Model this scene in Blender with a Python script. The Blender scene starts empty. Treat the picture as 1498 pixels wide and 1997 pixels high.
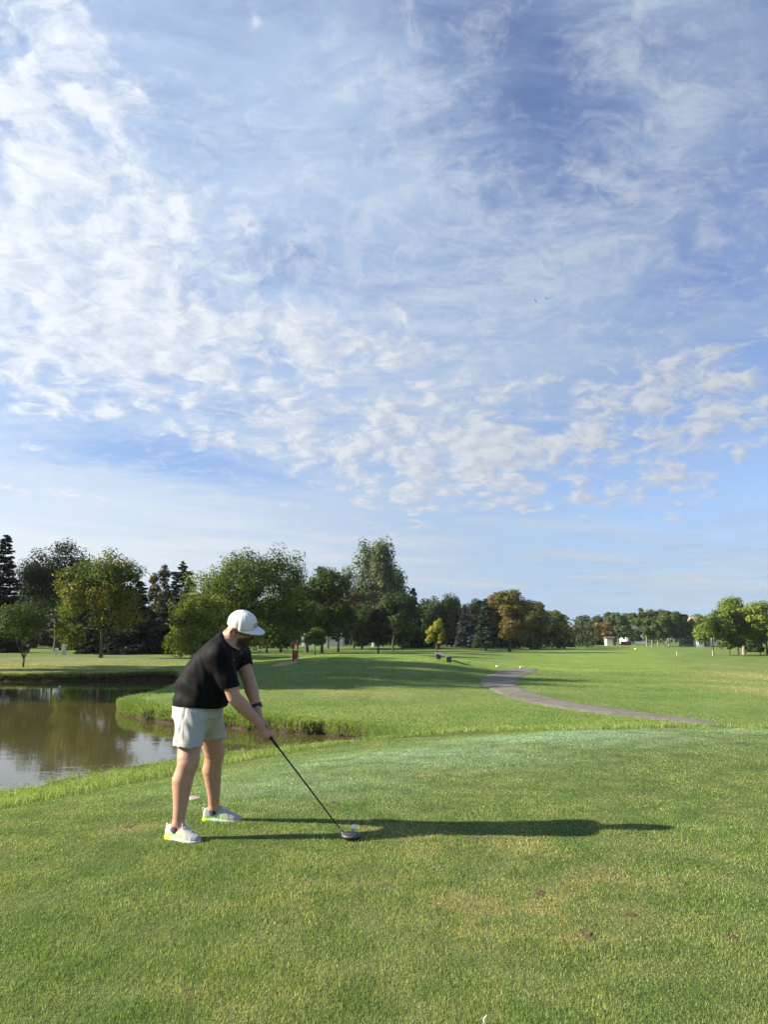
import bpy, bmesh, math, random
import numpy as np
from mathutils import Vector, Matrix

R = math.radians
rng = np.random.default_rng(7)
random.seed(7)
SC = bpy.context.scene
COL = SC.collection

# ------------------------------------------------------------------ camera
CAM_H = 1.40
PITCH = math.atan((1245 - 998.5) / 1500.0)          # horizon row 1245 of 1997, focal length 1500 px
cam_d = bpy.data.cameras.new('camera')
cam_d.sensor_fit = 'VERTICAL'
cam_d.sensor_height = 36.0
cam_d.lens = 1500.0 / 1997.0 * 36.0
cam_d.clip_start = 0.05
cam_d.clip_end = 20000
cam = bpy.data.objects.new('camera', cam_d)
cam.location = (0, 0, CAM_H)
cam.rotation_euler = (math.pi / 2 + PITCH, 0, 0)
COL.objects.link(cam)
SC.camera = cam

# ------------------------------------------------------------------ sun, exposure
SUN_EL = R(26.4)
SUN_DIR = Vector((-math.cos(SUN_EL) * 0.9979, -math.cos(SUN_EL) * 0.064, math.sin(SUN_EL)))   # towards the sun
sun_d = bpy.data.lights.new('sun', 'SUN')
sun_d.energy = 5.0
sun_d.angle = R(0.55)
sun_d.color = (1.0, 0.88, 0.70)
sun = bpy.data.objects.new('sun', sun_d)
sun.rotation_euler = SUN_DIR.to_track_quat('Z', 'Y').to_euler()
sun.location = (0, 0, 60)
COL.objects.link(sun)
SC.view_settings.view_transform = 'Standard'
SC.view_settings.look = 'None'
SC.view_settings.gamma = 1.0
SC.view_settings.use_curve_mapping = False
SC.view_settings.exposure = 1.35
SC.render.engine = 'CYCLES'
SC.cycles.max_bounces = 6
SC.cycles.diffuse_bounces = 2
SC.cycles.glossy_bounces = 3
SC.cycles.transmission_bounces = 3
SC.cycles.use_denoising = True
SC.cycles.use_adaptive_sampling = True
SC.cycles.adaptive_threshold = 0.015


# ------------------------------------------------------------------ node helpers
class NT:
    """small wrapper to write node trees as expressions"""
    def __init__(self, tree):
        self.t = tree
        self.n = tree.nodes
        self.n.clear()

    def new(self, typ, **kw):
        nd = self.n.new(typ)
        for k, v in kw.items():
            setattr(nd, k, v)
        return nd

    def put(self, sock, v):
        if isinstance(v, bpy.types.NodeSocket):
            self.t.links.new(v, sock)
        elif v is not None:
            if hasattr(sock.default_value, '__len__') and not hasattr(v, '__len__'):
                v = [v] * len(sock.default_value)
            if hasattr(sock.default_value, '__len__') and len(v) == 3 and len(sock.default_value) == 4:
                v = (*v, 1.0)
            sock.default_value = v

    def m(self, op, a, b=None, c=None, clamp=False):
        nd = self.new('ShaderNodeMath', operation=op, use_clamp=clamp)
        for i, v in enumerate((a, b, c)):
            if v is not None:
                self.put(nd.inputs[i], v)
        return nd.outputs[0]

    def vm(self, op, a, b=None, scale=None):
        nd = self.new('ShaderNodeVectorMath', operation=op)
        self.put(nd.inputs[0], a)
        if b is not None:
            self.put(nd.inputs[1], b)
        if scale is not None:
            self.put(nd.inputs['Scale'], scale)
        return nd.outputs['Value'] if op in ('LENGTH', 'DOT_PRODUCT') else nd.outputs[0]

    def mix(self, f, a, b, mode='MIX'):
        nd = self.new('ShaderNodeMix', data_type='RGBA', blend_type=mode)
        self.put(nd.inputs['Factor'], f)
        self.put(nd.inputs['A'], a) if False else self.put(nd.inputs[6], a)
        self.put(nd.inputs[7], b)
        return nd.outputs[2]

    def noise(self, vec, scale, detail=3.0, rough=0.55, dist=0.0, lac=2.0):
        nd = self.new('ShaderNodeTexNoise')
        self.put(nd.inputs['Vector'], vec)
        self.put(nd.inputs['Scale'], scale)
        self.put(nd.inputs['Detail'], detail)
        self.put(nd.inputs['Roughness'], rough)
        self.put(nd.inputs['Distortion'], dist)
        self.put(nd.inputs['Lacunarity'], lac)
        return nd.outputs[0]

    def ss(self, v, lo, hi):
        nd = self.new('ShaderNodeMapRange', interpolation_type='SMOOTHSTEP')
        self.put(nd.inputs[0], v)
        self.put(nd.inputs[1], lo)
        self.put(nd.inputs[2], hi)
        return nd.outputs[0]

    def xyz(self, v):
        nd = self.new('ShaderNodeSeparateXYZ')
        self.put(nd.inputs[0], v)
        return nd.outputs

    def comb(self, x, y, z):
        nd = self.new('ShaderNodeCombineXYZ')
        for i, v in enumerate((x, y, z)):
            self.put(nd.inputs[i], v)
        return nd.outputs[0]

    def attr(self, name):
        return self.new('ShaderNodeAttribute', attribute_name=name).outputs

    def bump(self, h, strength=0.3, dist=0.02, normal=None):
        nd = self.new('ShaderNodeBump')
        self.put(nd.inputs['Height'], h)
        nd.inputs['Strength'].default_value = strength
        nd.inputs['Distance'].default_value = dist
        if normal is not None:
            self.put(nd.inputs['Normal'], normal)
        return nd.outputs[0]


# ------------------------------------------------------------------ sky: Nishita with procedural cloud decks
world = bpy.data.worlds.new('World')
SC.world = world
world.use_nodes = True
w = NT(world.node_tree)
sky = w.new('ShaderNodeTexSky', sky_type='NISHITA')
sky.sun_disc = False
sky.sun_elevation = SUN_EL
sky.sun_rotation = math.atan2(SUN_DIR.x, SUN_DIR.y)
sky.altitude = 300
sky.air_density = 1.0
sky.dust_density = 0.15
sky.ozone_density = 2.6
gen = w.new('ShaderNodeTexCoord').outputs['Generated']
dx, dy, dz = w.xyz(w.vm('NORMALIZE', gen))
zc = w.m('MAXIMUM', dz, 0.0)
az = w.m('ARCTAN2', dx, dy)                                   # 0 towards +Y, positive to the right
el = w.m('ARCSINE', zc)
den = w.m('ADD', zc, 0.10)
P = w.comb(w.m('DIVIDE', dx, den), w.m('DIVIDE', dy, den), 0.0)   # point on a flat cloud deck


def gauss(a0, e0, sa, se, rot=0.0):
    """soft patch of the deck around one bearing and elevation (degrees)"""
    da = w.m('SUBTRACT', az, R(a0))
    de = w.m('SUBTRACT', el, R(e0))
    c, s = math.cos(R(rot)), math.sin(R(rot))
    u = w.m('MULTIPLY', w.m('ADD', w.m('MULTIPLY', da, c), w.m('MULTIPLY', de, s)), 1.0 / R(sa))
    v = w.m('MULTIPLY', w.m('SUBTRACT', w.m('MULTIPLY', de, c), w.m('MULTIPLY', da, s)), 1.0 / R(se))
    q = w.m('ADD', w.m('MULTIPLY', u, u), w.m('MULTIPLY', v, v))
    return w.m('EXPONENT', w.m('MULTIPLY', q, -1.0))


def total(items):
    acc = None
    for wt, g in items:
        t = w.m('MULTIPLY', g, wt)
        acc = t if acc is None else w.m('ADD', acc, t)
    return acc
#SKYBODY
warp = w.new('ShaderNodeTexNoise')
w.put(warp.inputs['Vector'], P); w.put(warp.inputs['Scale'], 1.1); w.put(warp.inputs['Detail'], 4.0)
wv = w.vm('SCALE', w.vm('SUBTRACT', warp.outputs['Color'], (0.5, 0.5, 0.5)), scale=0.7)
Pw = w.vm('ADD', P, wv)

# high veil: soft and streaked
st = w.new('ShaderNodeMapping')
st.inputs['Rotation'].default_value = (0, 0, R(-35))
st.inputs['Scale'].default_value = (0.8, 1.7, 1.0)
w.put(st.inputs['Vector'], Pw)
veil_n = w.m('ADD', w.m('MULTIPLY', w.noise(st.outputs[0], 1.5, 9.0, 0.66, 0.5), 0.62), w.m('MULTIPLY', w.noise(st.outputs[0], 5.0, 8.0, 0.66, 0.4), 0.38))
veil_bias = total([(0.16, gauss(-20, 30, 22, 26)), (0.14, gauss(3, 22, 14, 10)), (0.40, gauss(-24, 6, 24, 6.0)), (0.10, gauss(10, 4, 60, 5)),
                   (-0.11, gauss(14, 36, 6, 5)), (-0.14, gauss(26, 27, 7, 5)), (-0.06, gauss(8, 42, 8, 4)),
                   (-0.22, gauss(20, 10.5, 12, 3.5)), (-0.34, gauss(-15, 12.4, 9, 1.7, -8)),
                   (0.14, gauss(14, 24, 10, 5, 15)), (0.12, gauss(-3, 40, 8, 10)), (0.10, gauss(24, 36, 8, 8))])
veil = w.ss(w.m('ADD', veil_n, veil_bias), 0.34, 0.80)
veil = w.m('MULTIPLY', veil, 0.80)

# altocumulus: small puffs gathered in fields
big = w.noise(Pw, 1.9, 3.0, 0.5)
den2 = w.m('ADD', zc, 0.30)
P2 = w.comb(w.m('DIVIDE', dx, den2), w.m('DIVIDE', dy, den2), 0.0)
Pc = w.vm('ADD', P2, w.vm('SCALE', wv, scale=0.22))
wn = w.new('ShaderNodeTexNoise')
w.put(wn.inputs['Vector'], Pc); w.put(wn.inputs['Scale'], 11.0); w.put(wn.inputs['Detail'], 4.0)
wob = w.vm('SCALE', w.vm('SUBTRACT', wn.outputs['Color'], (0.5, 0.5, 0.5)), scale=0.10)
Pv = w.vm('ADD', Pc, wob)


def puffs(vec):
    vo = w.new('ShaderNodeTexVoronoi', feature='SMOOTH_F1')
    w.put(vo.inputs['Vector'], vec)
    vo.inputs['Scale'].default_value = 13.0
    vo.inputs['Smoothness'].default_value = 0.6
    a = w.m('SUBTRACT', 1.0, vo.outputs['Distance'])
    b = w.noise(vec, 24.0, 7.0, 0.62, 0.1)
    c = w.noise(vec, 7.5, 4.0, 0.55, 0.3)
    return w.m('ADD', w.m('MULTIPLY', a, 0.27), w.m('ADD', w.m('MULTIPLY', b, 0.42), w.m('MULTIPLY', c, 0.31)))


cell = puffs(Pv)
cell_s = puffs(w.vm('ADD', Pv, (-0.022, -0.008, 0.0)))
patch = total([(0.18, gauss(-28, 38, 11, 15, 25)), (0.15, gauss(-19, 24, 15, 8)), (0.11, gauss(-4, 20.5, 14, 5)), (0.15, gauss(-4, 13.2, 12, 3.6)), (0.10, gauss(-25, 20, 12, 8)),
               (0.20, gauss(22, 17.0, 7, 4.2)), (0.13, gauss(11, 10.6, 8, 2.0)), (0.15, gauss(8, 15.5, 10, 4)), (0.09, gauss(11.5, 34, 3, 2)), (0.10, gauss(5, 28.5, 4, 1.6)), (0.07, gauss(22, 11, 8, 3)),
               (-0.16, gauss(14, 33, 12, 7)), (-0.16, gauss(0, 38, 8, 8)), (-0.22, gauss(-15, 12.0, 8, 2.0, -6)), (-0.25, gauss(0, 0, 90, 5.5)), (-0.07, gauss(0, 90, 90, 90))])
field = w.m('ADD', w.m('ADD', cell, w.m('MULTIPLY', w.m('SUBTRACT', big, 0.5), 0.36)), patch)
puff = w.ss(field, 0.545, 0.73)
lit = w.m('MULTIPLY_ADD', w.m('SUBTRACT', cell, cell_s), 4.5, 0.60, clamp=True)

# cloud is brighter towards the sun's side of the sky
mu = w.vm('DOT_PRODUCT', w.vm('NORMALIZE', gen), tuple(SUN_DIR))
fwd = w.ss(mu, -0.5, 1.0)
bright = w.m('MULTIPLY_ADD', fwd, 0.19, 0.255)

SKYK = 0.068
base = w.mix(1.0, sky.outputs[0], (SKYK * 1.08, SKYK * 0.94, SKYK * 1.06), 'MULTIPLY')
veil_c = w.mix(w.m('MULTIPLY', gauss(-24, 6, 26, 7), 0.8), w.vm('SCALE', (0.61, 0.77, 1.0), scale=bright), w.vm('SCALE', (0.88, 0.94, 1.0), scale=bright))
puff_c = w.mix(lit, w.vm('SCALE', (0.62, 0.70, 0.86), scale=bright), w.vm('SCALE', (0.97, 1.01, 1.06), scale=bright))
haze_f = w.m('MULTIPLY', w.m('EXPONENT', w.m('MULTIPLY', el, -6.0)), 0.95)
base = w.mix(haze_f, base, (0.108, 0.210, 0.325))       # paler air low down
c1 = w.mix(veil, base, veil_c)
rip_n = w.m('ADD', w.m('MULTIPLY', w.noise(Pv, 19.0, 8.0, 0.66, 0.4), 0.6), w.m('MULTIPLY', w.noise(st.outputs[0], 6.5, 7.0, 0.64, 0.35), 0.4))
rip_b = total([(0.10, gauss(-6, 24, 22, 12)), (0.09, gauss(16, 28, 14, 6, 20)), (0.07, gauss(22, 40, 9, 8)), (0.06, gauss(4, 38, 8, 6)), (-0.03, gauss(13, 36, 5, 4)), (-0.12, gauss(0, 0, 90, 6))])
ripple = w.m('MULTIPLY', w.ss(w.m('ADD', rip_n, rip_b), 0.50, 0.78), 0.62)
c1 = w.mix(ripple, c1, w.vm('SCALE', (0.86, 0.92, 1.02), scale=bright))
# long thin streaks low over the trees
sn = w.noise(w.comb(w.m('MULTIPLY', az, 1.6), w.m('MULTIPLY', w.m('ADD', el, w.m('MULTIPLY', az, 0.05)), 17.0), 0.0), 2.2, 5.0, 0.6, 0.3)
streak = w.m('MULTIPLY', w.ss(w.m('ADD', sn, total([(0.12, gauss(-24, 6, 22, 4.5)), (0.03, gauss(15, 5, 20, 3))])), 0.46, 0.72), w.m('MULTIPLY', gauss(0, 5.5, 200, 4.5), 0.75))
c1 = w.mix(streak, c1, w.vm('SCALE', (0.90, 0.96, 1.02), scale=bright))
c2 = w.mix(w.m('MULTIPLY', puff, 0.88), c1, puff_c)
bg = w.new('ShaderNodeBackground')
w.put(bg.inputs['Color'], c2)
bg.inputs['Strength'].default_value = 1.0
wo = w.new('ShaderNodeOutputWorld')
w.t.links.new(bg.outputs[0], wo.inputs['Surface'])
world.cycles.sampling_method = 'MANUAL'
world.cycles.sample_map_resolution = 256


# ------------------------------------------------------------------ geometry helpers
def ray(u, v):
    """world direction of photo pixel (u, v)"""
    a, b = (u - 749.0) / 1500.0, (998.5 - v) / 1500.0
    cp, sp = math.cos(PITCH), math.sin(PITCH)
    return np.array([a, cp - b * sp, sp + b * cp])


def onz(u, v, z):
    d = ray(u, v)
    t = (z - CAM_H) / d[2]
    return np.array([d[0] * t, d[1] * t, z])


def onY(u, v, Y):
    d = ray(u, v)
    t = Y / d[1]
    return np.array([d[0] * t, Y, CAM_H + d[2] * t])


def pxm(Y):
    """photo pixels per metre at forward distance Y near the horizon"""
    return 1500.0 / (Y * math.cos(PITCH))


def mesh_np(name, V, F, smooth=False):
    V = np.ascontiguousarray(V, np.float32)
    F = np.ascontiguousarray(F, np.int32)
    me = bpy.data.meshes.new(name)
    me.vertices.add(len(V))
    me.vertices.foreach_set('co', V.ravel())
    k = F.shape[1]
    me.loops.add(F.size)
    me.loops.foreach_set('vertex_index', F.ravel())
    me.polygons.add(len(F))
    me.polygons.foreach_set('loop_start', np.arange(len(F), dtype=np.int32) * k)
    if smooth:
        me.polygons.foreach_set('use_smooth', np.ones(len(F), bool))
    me.update(calc_edges=True)
    return me


def vcol(me, name, arr):
    """float colour per vertex"""
    a = me.attributes.new(name, 'FLOAT_COLOR', 'POINT')
    arr = np.asarray(arr, np.float32)
    if arr.ndim == 1:
        arr = np.stack([arr, arr, arr, np.ones_like(arr)], 1)
    if arr.shape[1] == 3:
        arr = np.concatenate([arr, np.ones((len(arr), 1), np.float32)], 1)
    a.data.foreach_set('color', np.ascontiguousarray(arr).ravel())


def link(name, me, mat=None, parent=None, loc=None, rotz=None):
    o = bpy.data.objects.new(name, me)
    COL.objects.link(o)
    if mat is not None and not me.materials:
        me.materials.append(mat)
    if parent is not None:
        o.parent = parent
    if loc is not None:
        o.location = tuple(float(q) for q in loc)
    if rotz is not None:
        o.rotation_euler = (0, 0, rotz)
    return o


def tag(o, label=None, cat=None, group=None, kind=None):
    for k, v in (('label', label), ('category', cat), ('group', group), ('kind', kind)):
        if v:
            o[k] = v
    return o


def empty(name, loc, label, cat, group=None, rotz=0.0):
    o = bpy.data.objects.new(name, None)
    o.empty_display_size = 0.2
    COL.objects.link(o)
    o.location = tuple(float(q) for q in loc)
    o.rotation_euler = (0, 0, rotz)
    return tag(o, label, cat, group)


class MB:
    """collects simple solids into one mesh"""
    def __init__(self):
        self.v, self.f = [], []

    def add(self, vs, fs):
        b = len(self.v)
        self.v += [tuple(float(c) for c in p) for p in vs]
        self.f += [tuple(i + b for i in f) for f in fs]
        return self

    def box(self, c, s, rotz=0.0, tilt=None, taper=1.0):
        """box centred at c with size s"""
        out = []
        for k in (-1, 1):
            t = taper if k > 0 else 1.0
            for i, j in ((-1, -1), (1, -1), (1, 1), (-1, 1)):
                out.append(Vector((i * s[0] / 2 * t, j * s[1] / 2 * t, k * s[2] / 2)))
        M = Matrix.Rotation(rotz, 3, 'Z')
        if tilt is not None:
            M = tilt @ M
        out = [M @ p + Vector(c) for p in out]
        return self.add(out, [(3, 2, 1, 0), (4, 5, 6, 7), (0, 1, 5, 4), (1, 2, 6, 5), (2, 3, 7, 6), (3, 0, 4, 7)])

    def tube(self, pts, radii, n=8, cap=True):
        pts = [Vector(p) for p in pts]
        if not hasattr(radii, '__len__'):
            radii = [radii] * len(pts)
        base = len(self.v)
        up = None
        for i, p in enumerate(pts):
            d = (pts[min(i + 1, len(pts) - 1)] - pts[max(i - 1, 0)])
            d = d.normalized() if d.length > 1e-9 else Vector((0, 0, 1))
            if up is None:
                up = d.orthogonal().normalized()
            else:
                up = (up - d * up.dot(d))
                up = up.normalized() if up.length > 1e-6 else d.orthogonal().normalized()
            sd = d.cross(up)
            for k in range(n):
                a = 2 * math.pi * k / n
                q = p + (up * math.cos(a) + sd * math.sin(a)) * radii[i]
                self.v.append(tuple(q))
        for i in range(len(pts) - 1):
            for k in range(n):
                a, b = base + i * n + k, base + i * n + (k + 1) % n
                self.f.append((a, b, b + n, a + n))
        if cap:
            self.f.append(tuple(base + k for k in reversed(range(n))))
            self.f.append(tuple(base + (len(pts) - 1) * n + k for k in range(n)))
        return self

    def lathe(self, prof, c=(0, 0, 0), n=16, M=None):
        base = len(self.v)
        M = M or Matrix.Identity(3)
        for r, z in prof:
            for k in range(n):
                a = 2 * math.pi * k / n
                self.v.append(tuple(M @ Vector((r * math.cos(a), r * math.sin(a), z)) + Vector(c)))
        for i in range(len(prof) - 1):
            for k in range(n):
                a, b = base + i * n + k, base + i * n + (k + 1) % n
                self.f.append((a, b, b + n, a + n))
        self.f.append(tuple(base + k for k in reversed(range(n))))
        self.f.append(tuple(base + (len(prof) - 1) * n + k for k in range(n)))
        return self

    def mesh(self, name, smooth=False, bevel=0.0):
        me = bpy.data.meshes.new(name)
        me.from_pydata(self.v, [], self.f)
        if bevel > 0:
            bm = bmesh.new()
            bm.from_mesh(me)
            bmesh.ops.bevel(bm, geom=[e for e in bm.edges], offset=bevel, segments=2, affect='EDGES', profile=0.5)
            bm.to_mesh(me)
            bm.free()
        if smooth:
            me.polygons.foreach_set('use_smooth', [True] * len(me.polygons))
        me.update()
        return me

    def build(self, name, mat, parent=None, smooth=False, bevel=0.0, loc=None, rotz=None):
        return link(name, self.mesh(name, smooth, bevel), mat, parent, loc, rotz)


MATS = {}


def pmat(name, col, rough=0.6, metal=0.0, spec=0.5, var=0.0, vscale=8.0, bump=0.0, bscale=40.0, coat=0.0, emit=None):
    """plain procedural material: colour with noise wear, fine relief"""
    if name in MATS:
        return MATS[name]
    mt = bpy.data.materials.new(name)
    mt.use_nodes = True
    t = NT(mt.node_tree)
    b = t.new('ShaderNodeBsdfPrincipled')
    o = t.new('ShaderNodeOutputMaterial')
    co = t.new('ShaderNodeTexCoord').outputs['Object']
    c = col
    if var > 0:
        n = t.noise(co, vscale, 4.0, 0.6)
        f = t.ss(n, 0.3, 0.7)
        c = t.mix(f, tuple(q * (1 - var) for q in col), tuple(min(1, q * (1 + var)) for q in col))
    t.put(b.inputs['Base Color'], c)
    b.inputs['Roughness'].default_value = rough
    b.inputs['Metallic'].default_value = metal
    b.inputs['Specular IOR Level'].default_value = spec
    b.inputs['Coat Weight'].default_value = coat
    if bump > 0:
        t.put(b.inputs['Normal'], t.bump(t.noise(co, bscale, 4.0, 0.6), 1.0, bump))
    t.t.links.new(b.outputs[0], o.inputs[0])
    MATS[name] = mt
    return mt


# ------------------------------------------------------------------ terrain
WATER_Z = -0.80
LIP = -0.47


def ctrl():
    pts = []
    def pz(u, v, z):
        p = onz(u, v, z)
        pts.append((p[0], p[1], z))
    def xy(x, y, z):
        pts.append((x, y, z))
    # the tee: level turf round the camera and the player
    for x in (-4, -2, 0, 2, 4, 6):
        for y in (-3, 1, 4, 6):
            xy(x, y, 0.0)
    for x, y in ((-1, 8), (1, 8), (3, 8.5), (5, 8.5), (7, 8), (0, 9.6), (1.5, 11), (3, 12.2), (5, 12.6), (7, 12.4), (9, 10), (-2.2, 7.2), (10, 12.0)):
        xy(x, y, 0.0)
    xy(-3.6, 6.2, -0.01); xy(-6, 4, -0.02); xy(-8, 1, -0.03); xy(-12, -4, -0.1); xy(12, 2, 0.0); xy(14, -6, 0.0); xy(0, -12, 0.0)
    # near bank of the pond
    for u, v in ((-300, 1585), (0, 1540), (130, 1514), (250, 1492), (400, 1470), (560, 1452), (700, 1438)):
        pz(u, v, LIP)
    # dip between tee and peninsula, path
    for u, v in ((860, 1428),):
        pz(u, v, -0.52)
    for x_, y_, z_ in ((9.3, 18.8, -0.86), (11.5, 18.6, -0.98), (15, 18.2, -1.0), (20, 17.5, -0.95)):
        xy(x_, y_, z_)
    for u, v, z in ((1390, 1409, -0.62), (1300, 1399, -0.6), (1180, 1383, -0.6), (1060, 1364, -0.58), (960, 1340, -0.52),
                    (935, 1328, -0.48), (975, 1312, -0.42), (1040, 1304, -0.40)):
        pz(u, v, z)
    for u, v in ((1000, 1390), (900, 1400), (1100, 1399)):
        pz(u, v, -0.58)
    # peninsula
    for u, v, z in ((250, 1392, LIP), (300, 1395, LIP), (420, 1408, LIP), (560, 1418, LIP), (690, 1427, LIP), (760, 1425, -0.46),
                    (245, 1362, LIP), (300, 1348, LIP), (340, 1334, LIP), (400, 1370, -0.40), (560, 1390, -0.42), (700, 1400, -0.46),
                    (600, 1362, -0.42), (760, 1370, -0.5), (850, 1380, -0.56), (880, 1350, -0.52), (700, 1345, -0.40), (520, 1345, -0.36), (420, 1345, -0.36)):
        pz(u, v, z)
    # mound of the forward tee
    for u, v, z in ((560, 1325, -0.20), (650, 1325, -0.20), (750, 1325, -0.26), (850, 1320, -0.30), (500, 1318, -0.30),
                    (572, 1292, 0.10), (620, 1286, 0.16), (700, 1284, 0.18), (780, 1286, 0.14), (865, 1293, 0.02), (920, 1300, -0.18),
                    (640, 1300, 0.04), (740, 1300, 0.03), (820, 1302, -0.06), (530, 1305, -0.10)):
        pz(u, v, z)
    for u, z in ((620, 0.24), (690, 0.33), (760, 0.30), (820, 0.20)):
        p = onY(u, 1250, 48.0); xy(p[0], 48.0, z)
    for u, z in ((600, 0.22), (660, 0.34), (740, 0.34), (820, 0.22), (900, -0.05)):
        p = onY(u, 1250, 53.0); xy(p[0], 53.0, z)
    for u, z in ((520, -0.45), (600, -0.42), (700, -0.42), (800, -0.42), (900, -0.45)):
        p = onY(u, 1250, 66.0); xy(p[0], 66.0, z)
    # far bank, left
    for u in (-900, -500, -200, 0, 150, 300):
        pz(u, 1314, -0.38)
        p = onY(u, 1250, 60.0); xy(p[0], 60, -0.30)
        p = onY(u, 1250, 80.0); xy(p[0], 80, -0.28)
        p = onY(u, 1250, 110.0); xy(p[0], 110, -0.25)
        p = onY(u, 1250, 160.0); xy(p[0], 160, 0.0)
    # woods behind the mound
    for u in (450, 600, 750, 880):
        p = onY(u, 1250, 90.0); xy(p[0], 90, -0.42)
        p = onY(u, 1250, 125.0); xy(p[0], 125, -0.38)
        p = onY(u, 1250, 170.0); xy(p[0], 170, -0.10)
    # fairway
    for u in (1050, 1200, 1350, 1550, 1900):
        for Y, z in ((30, -0.66), (45, -0.72), (70, -0.80), (100, -0.82), (150, -0.82), (220, -0.70)):
            p = onY(u, 1250, float(Y)); xy(p[0], Y, z if u > 1100 or Y > 60 else z + 0.2)
    for a in range(0, 360, 20):
        for r, z in ((330, -0.5), (800, 0.0)):
            xy(r * math.sin(R(a)), r * math.cos(R(a)), z)
    for a in (80, 110, 140, 180, 220, 250, 280):
        for r in (25, 60, 130):
            xy(r * math.sin(R(a)), r * math.cos(R(a)), -0.1 if a > 100 and a < 250 else -0.4)
    a = np.array(pts)
    return a[:, :2], a[:, 2]


def warpxy(x, y):
    r = np.sqrt(x * x + y * y) + 1e-9
    q = np.log1p(r / 6.0) / r
    return np.stack([x * q, y * q], -1)


_cx, _cz = ctrl()
_cw = warpxy(_cx[:, 0], _cx[:, 1])


def _phi(d2):
    return np.sqrt(d2 + 0.02 ** 2)


_d2 = ((_cw[:, None] - _cw[None]) ** 2).sum(-1)
_A = _phi(_d2) - 0.012 * np.eye(len(_cw))
_wt = np.linalg.solve(_A, _cz - _cz.mean())


def zbase(x, y):
    x, y = np.asarray(x, float), np.asarray(y, float)
    sh = x.shape
    q = warpxy(x.ravel(), y.ravel())
    out = np.empty(len(q))
    for i in range(0, len(q), 20000):
        d2 = ((q[i:i + 20000, None] - _cw[None]) ** 2).sum(-1)
        out[i:i + 20000] = _phi(d2) @ _wt + _cz.mean()
    return out.reshape(sh)


def smooth_loop(pts, per=10):
    """closed Catmull-Rom"""
    p = np.array(pts, float)
    n = len(p)
    out = []
    for i in range(n):
        a, b, c, d = p[(i - 1) % n], p[i], p[(i + 1) % n], p[(i + 2) % n]
        for t in np.linspace(0, 1, per, endpoint=False):
            out.append(0.5 * ((2 * b) + (c - a) * t + (2 * a - 5 * b + 4 * c - d) * t * t + (3 * b - a - 3 * c + d) * t ** 3))
    return np.array(out)


def seg_sdf(x, y, poly, closed=True):
    """signed distance to a polygon, negative inside"""
    x, y = np.asarray(x, float).ravel(), np.asarray(y, float).ravel()
    best = np.full(len(x), 1e18)
    ins = np.zeros(len(x), bool)
    n = len(poly)
    for i in range(n if closed else n - 1):
        ax, ay = poly[i]
        bx, by = poly[(i + 1) % n]
        ex, ey = bx - ax, by - ay
        l2 = ex * ex + ey * ey + 1e-12
        t = np.clip(((x - ax) * ex + (y - ay) * ey) / l2, 0, 1)
        best = np.minimum(best, (x - ax - t * ex) ** 2 + (y - ay - t * ey) ** 2)
        if closed:
            c = (ay > y) != (by > y)
            with np.errstate(divide='ignore', invalid='ignore'):
                ins ^= c & (x < (bx - ax) * (y - ay) / (by - ay + 1e-15) + ax)
    d = np.sqrt(best)
    return np.where(ins, -d, d) if closed else d


pond_px = [(onz(u, v, z)[0], onz(u, v, z)[1]) for u, v, z in (
    (0, 1540, LIP), (130, 1514, LIP), (250, 1492, LIP), (400, 1470, LIP), (560, 1452, LIP), (650, 1444, LIP), (700, 1440, LIP),
    (735, 1437, -0.62),
    (700, 1440, WATER_Z), (600, 1432, WATER_Z), (450, 1420, WATER_Z), (340, 1411, WATER_Z), (270, 1401, WATER_Z), (238, 1388, WATER_Z),
    (243, 1358, LIP), (300, 1347, LIP), (338, 1336, LIP), (344, 1327, WATER_Z), (200, 1327, WATER_Z), (0, 1328, WATER_Z), (-250, 1327, WATER_Z))]
pond_px = pond_px[:-1] + [(-22.6, 40.6), (-23.6, 36.0), (-22.8, 28.0), (-20.0, 19.0), (-14.5, 11.5), (-9.0, 9.0)]
POND = smooth_loop(pond_px, 12)
_jit = np.random.default_rng(3)
_k = np.convolve(_jit.normal(0, 1, len(POND) + 8), np.ones(3) / 3, 'same')[4:-4]
_nrm = np.roll(POND, -1, 0) - np.roll(POND, 1, 0)
_nrm = np.stack([_nrm[:, 1], -_nrm[:, 0]], 1) / (np.linalg.norm(_nrm, axis=1, keepdims=True) + 1e-9)
POND = POND + _nrm * (_k * 0.10)[:, None]


def pond_sdf(x, y):
    x, y = np.asarray(x, float), np.asarray(y, float)
    out = np.full(x.shape, 30.0)
    m = (np.abs(x + 16) < 34) & (y > 3) & (y < 55)
    if m.any():
        out[m] = seg_sdf(x[m], y[m], POND)
    return out


def zground(x, y):
    """height of the grass surface (outside the pond)"""
    x, y = np.asarray(x, float), np.asarray(y, float)
    z = zbase(x, y)
    # soft undulation of the mown ground
    r = np.sqrt(x * x + y * y)
    k = np.clip((r - 8) / 30, 0, 1)
    z = z + k * 0.035 * (np.sin(x * 0.31 + 1.3) * np.cos(y * 0.23) + 0.6 * np.sin(x * 0.13 - y * 0.41))
    s = pond_sdf(x, y)
    # the bank stands a little above the water and rounds off at the lip
    lipz = np.maximum(z, WATER_Z + 0.24)
    return np.where(s < 3.0, np.where(s > 0, lipz - 0.07 * np.exp(-np.clip(s, 0, 9) / 0.22), lipz - 0.07), z)


def ground_hit(u, v, tmax=600.0):
    """where the line of sight through a photo pixel meets the ground"""
    d = ray(u, v)
    d = d / math.hypot(d[0], d[1])
    t = np.exp(np.linspace(math.log(2.0), math.log(tmax), 3000))
    g = zground(d[0] * t, d[1] * t)
    below = np.nonzero(CAM_H + d[2] * t < g)[0]
    i = below[0] if len(below) else len(t) - 1
    return np.array([d[0] * t[i], d[1] * t[i], g[i]])


def px_poly(lst):
    return [tuple(ground_hit(u, v)[:2]) for u, v in lst]


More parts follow.
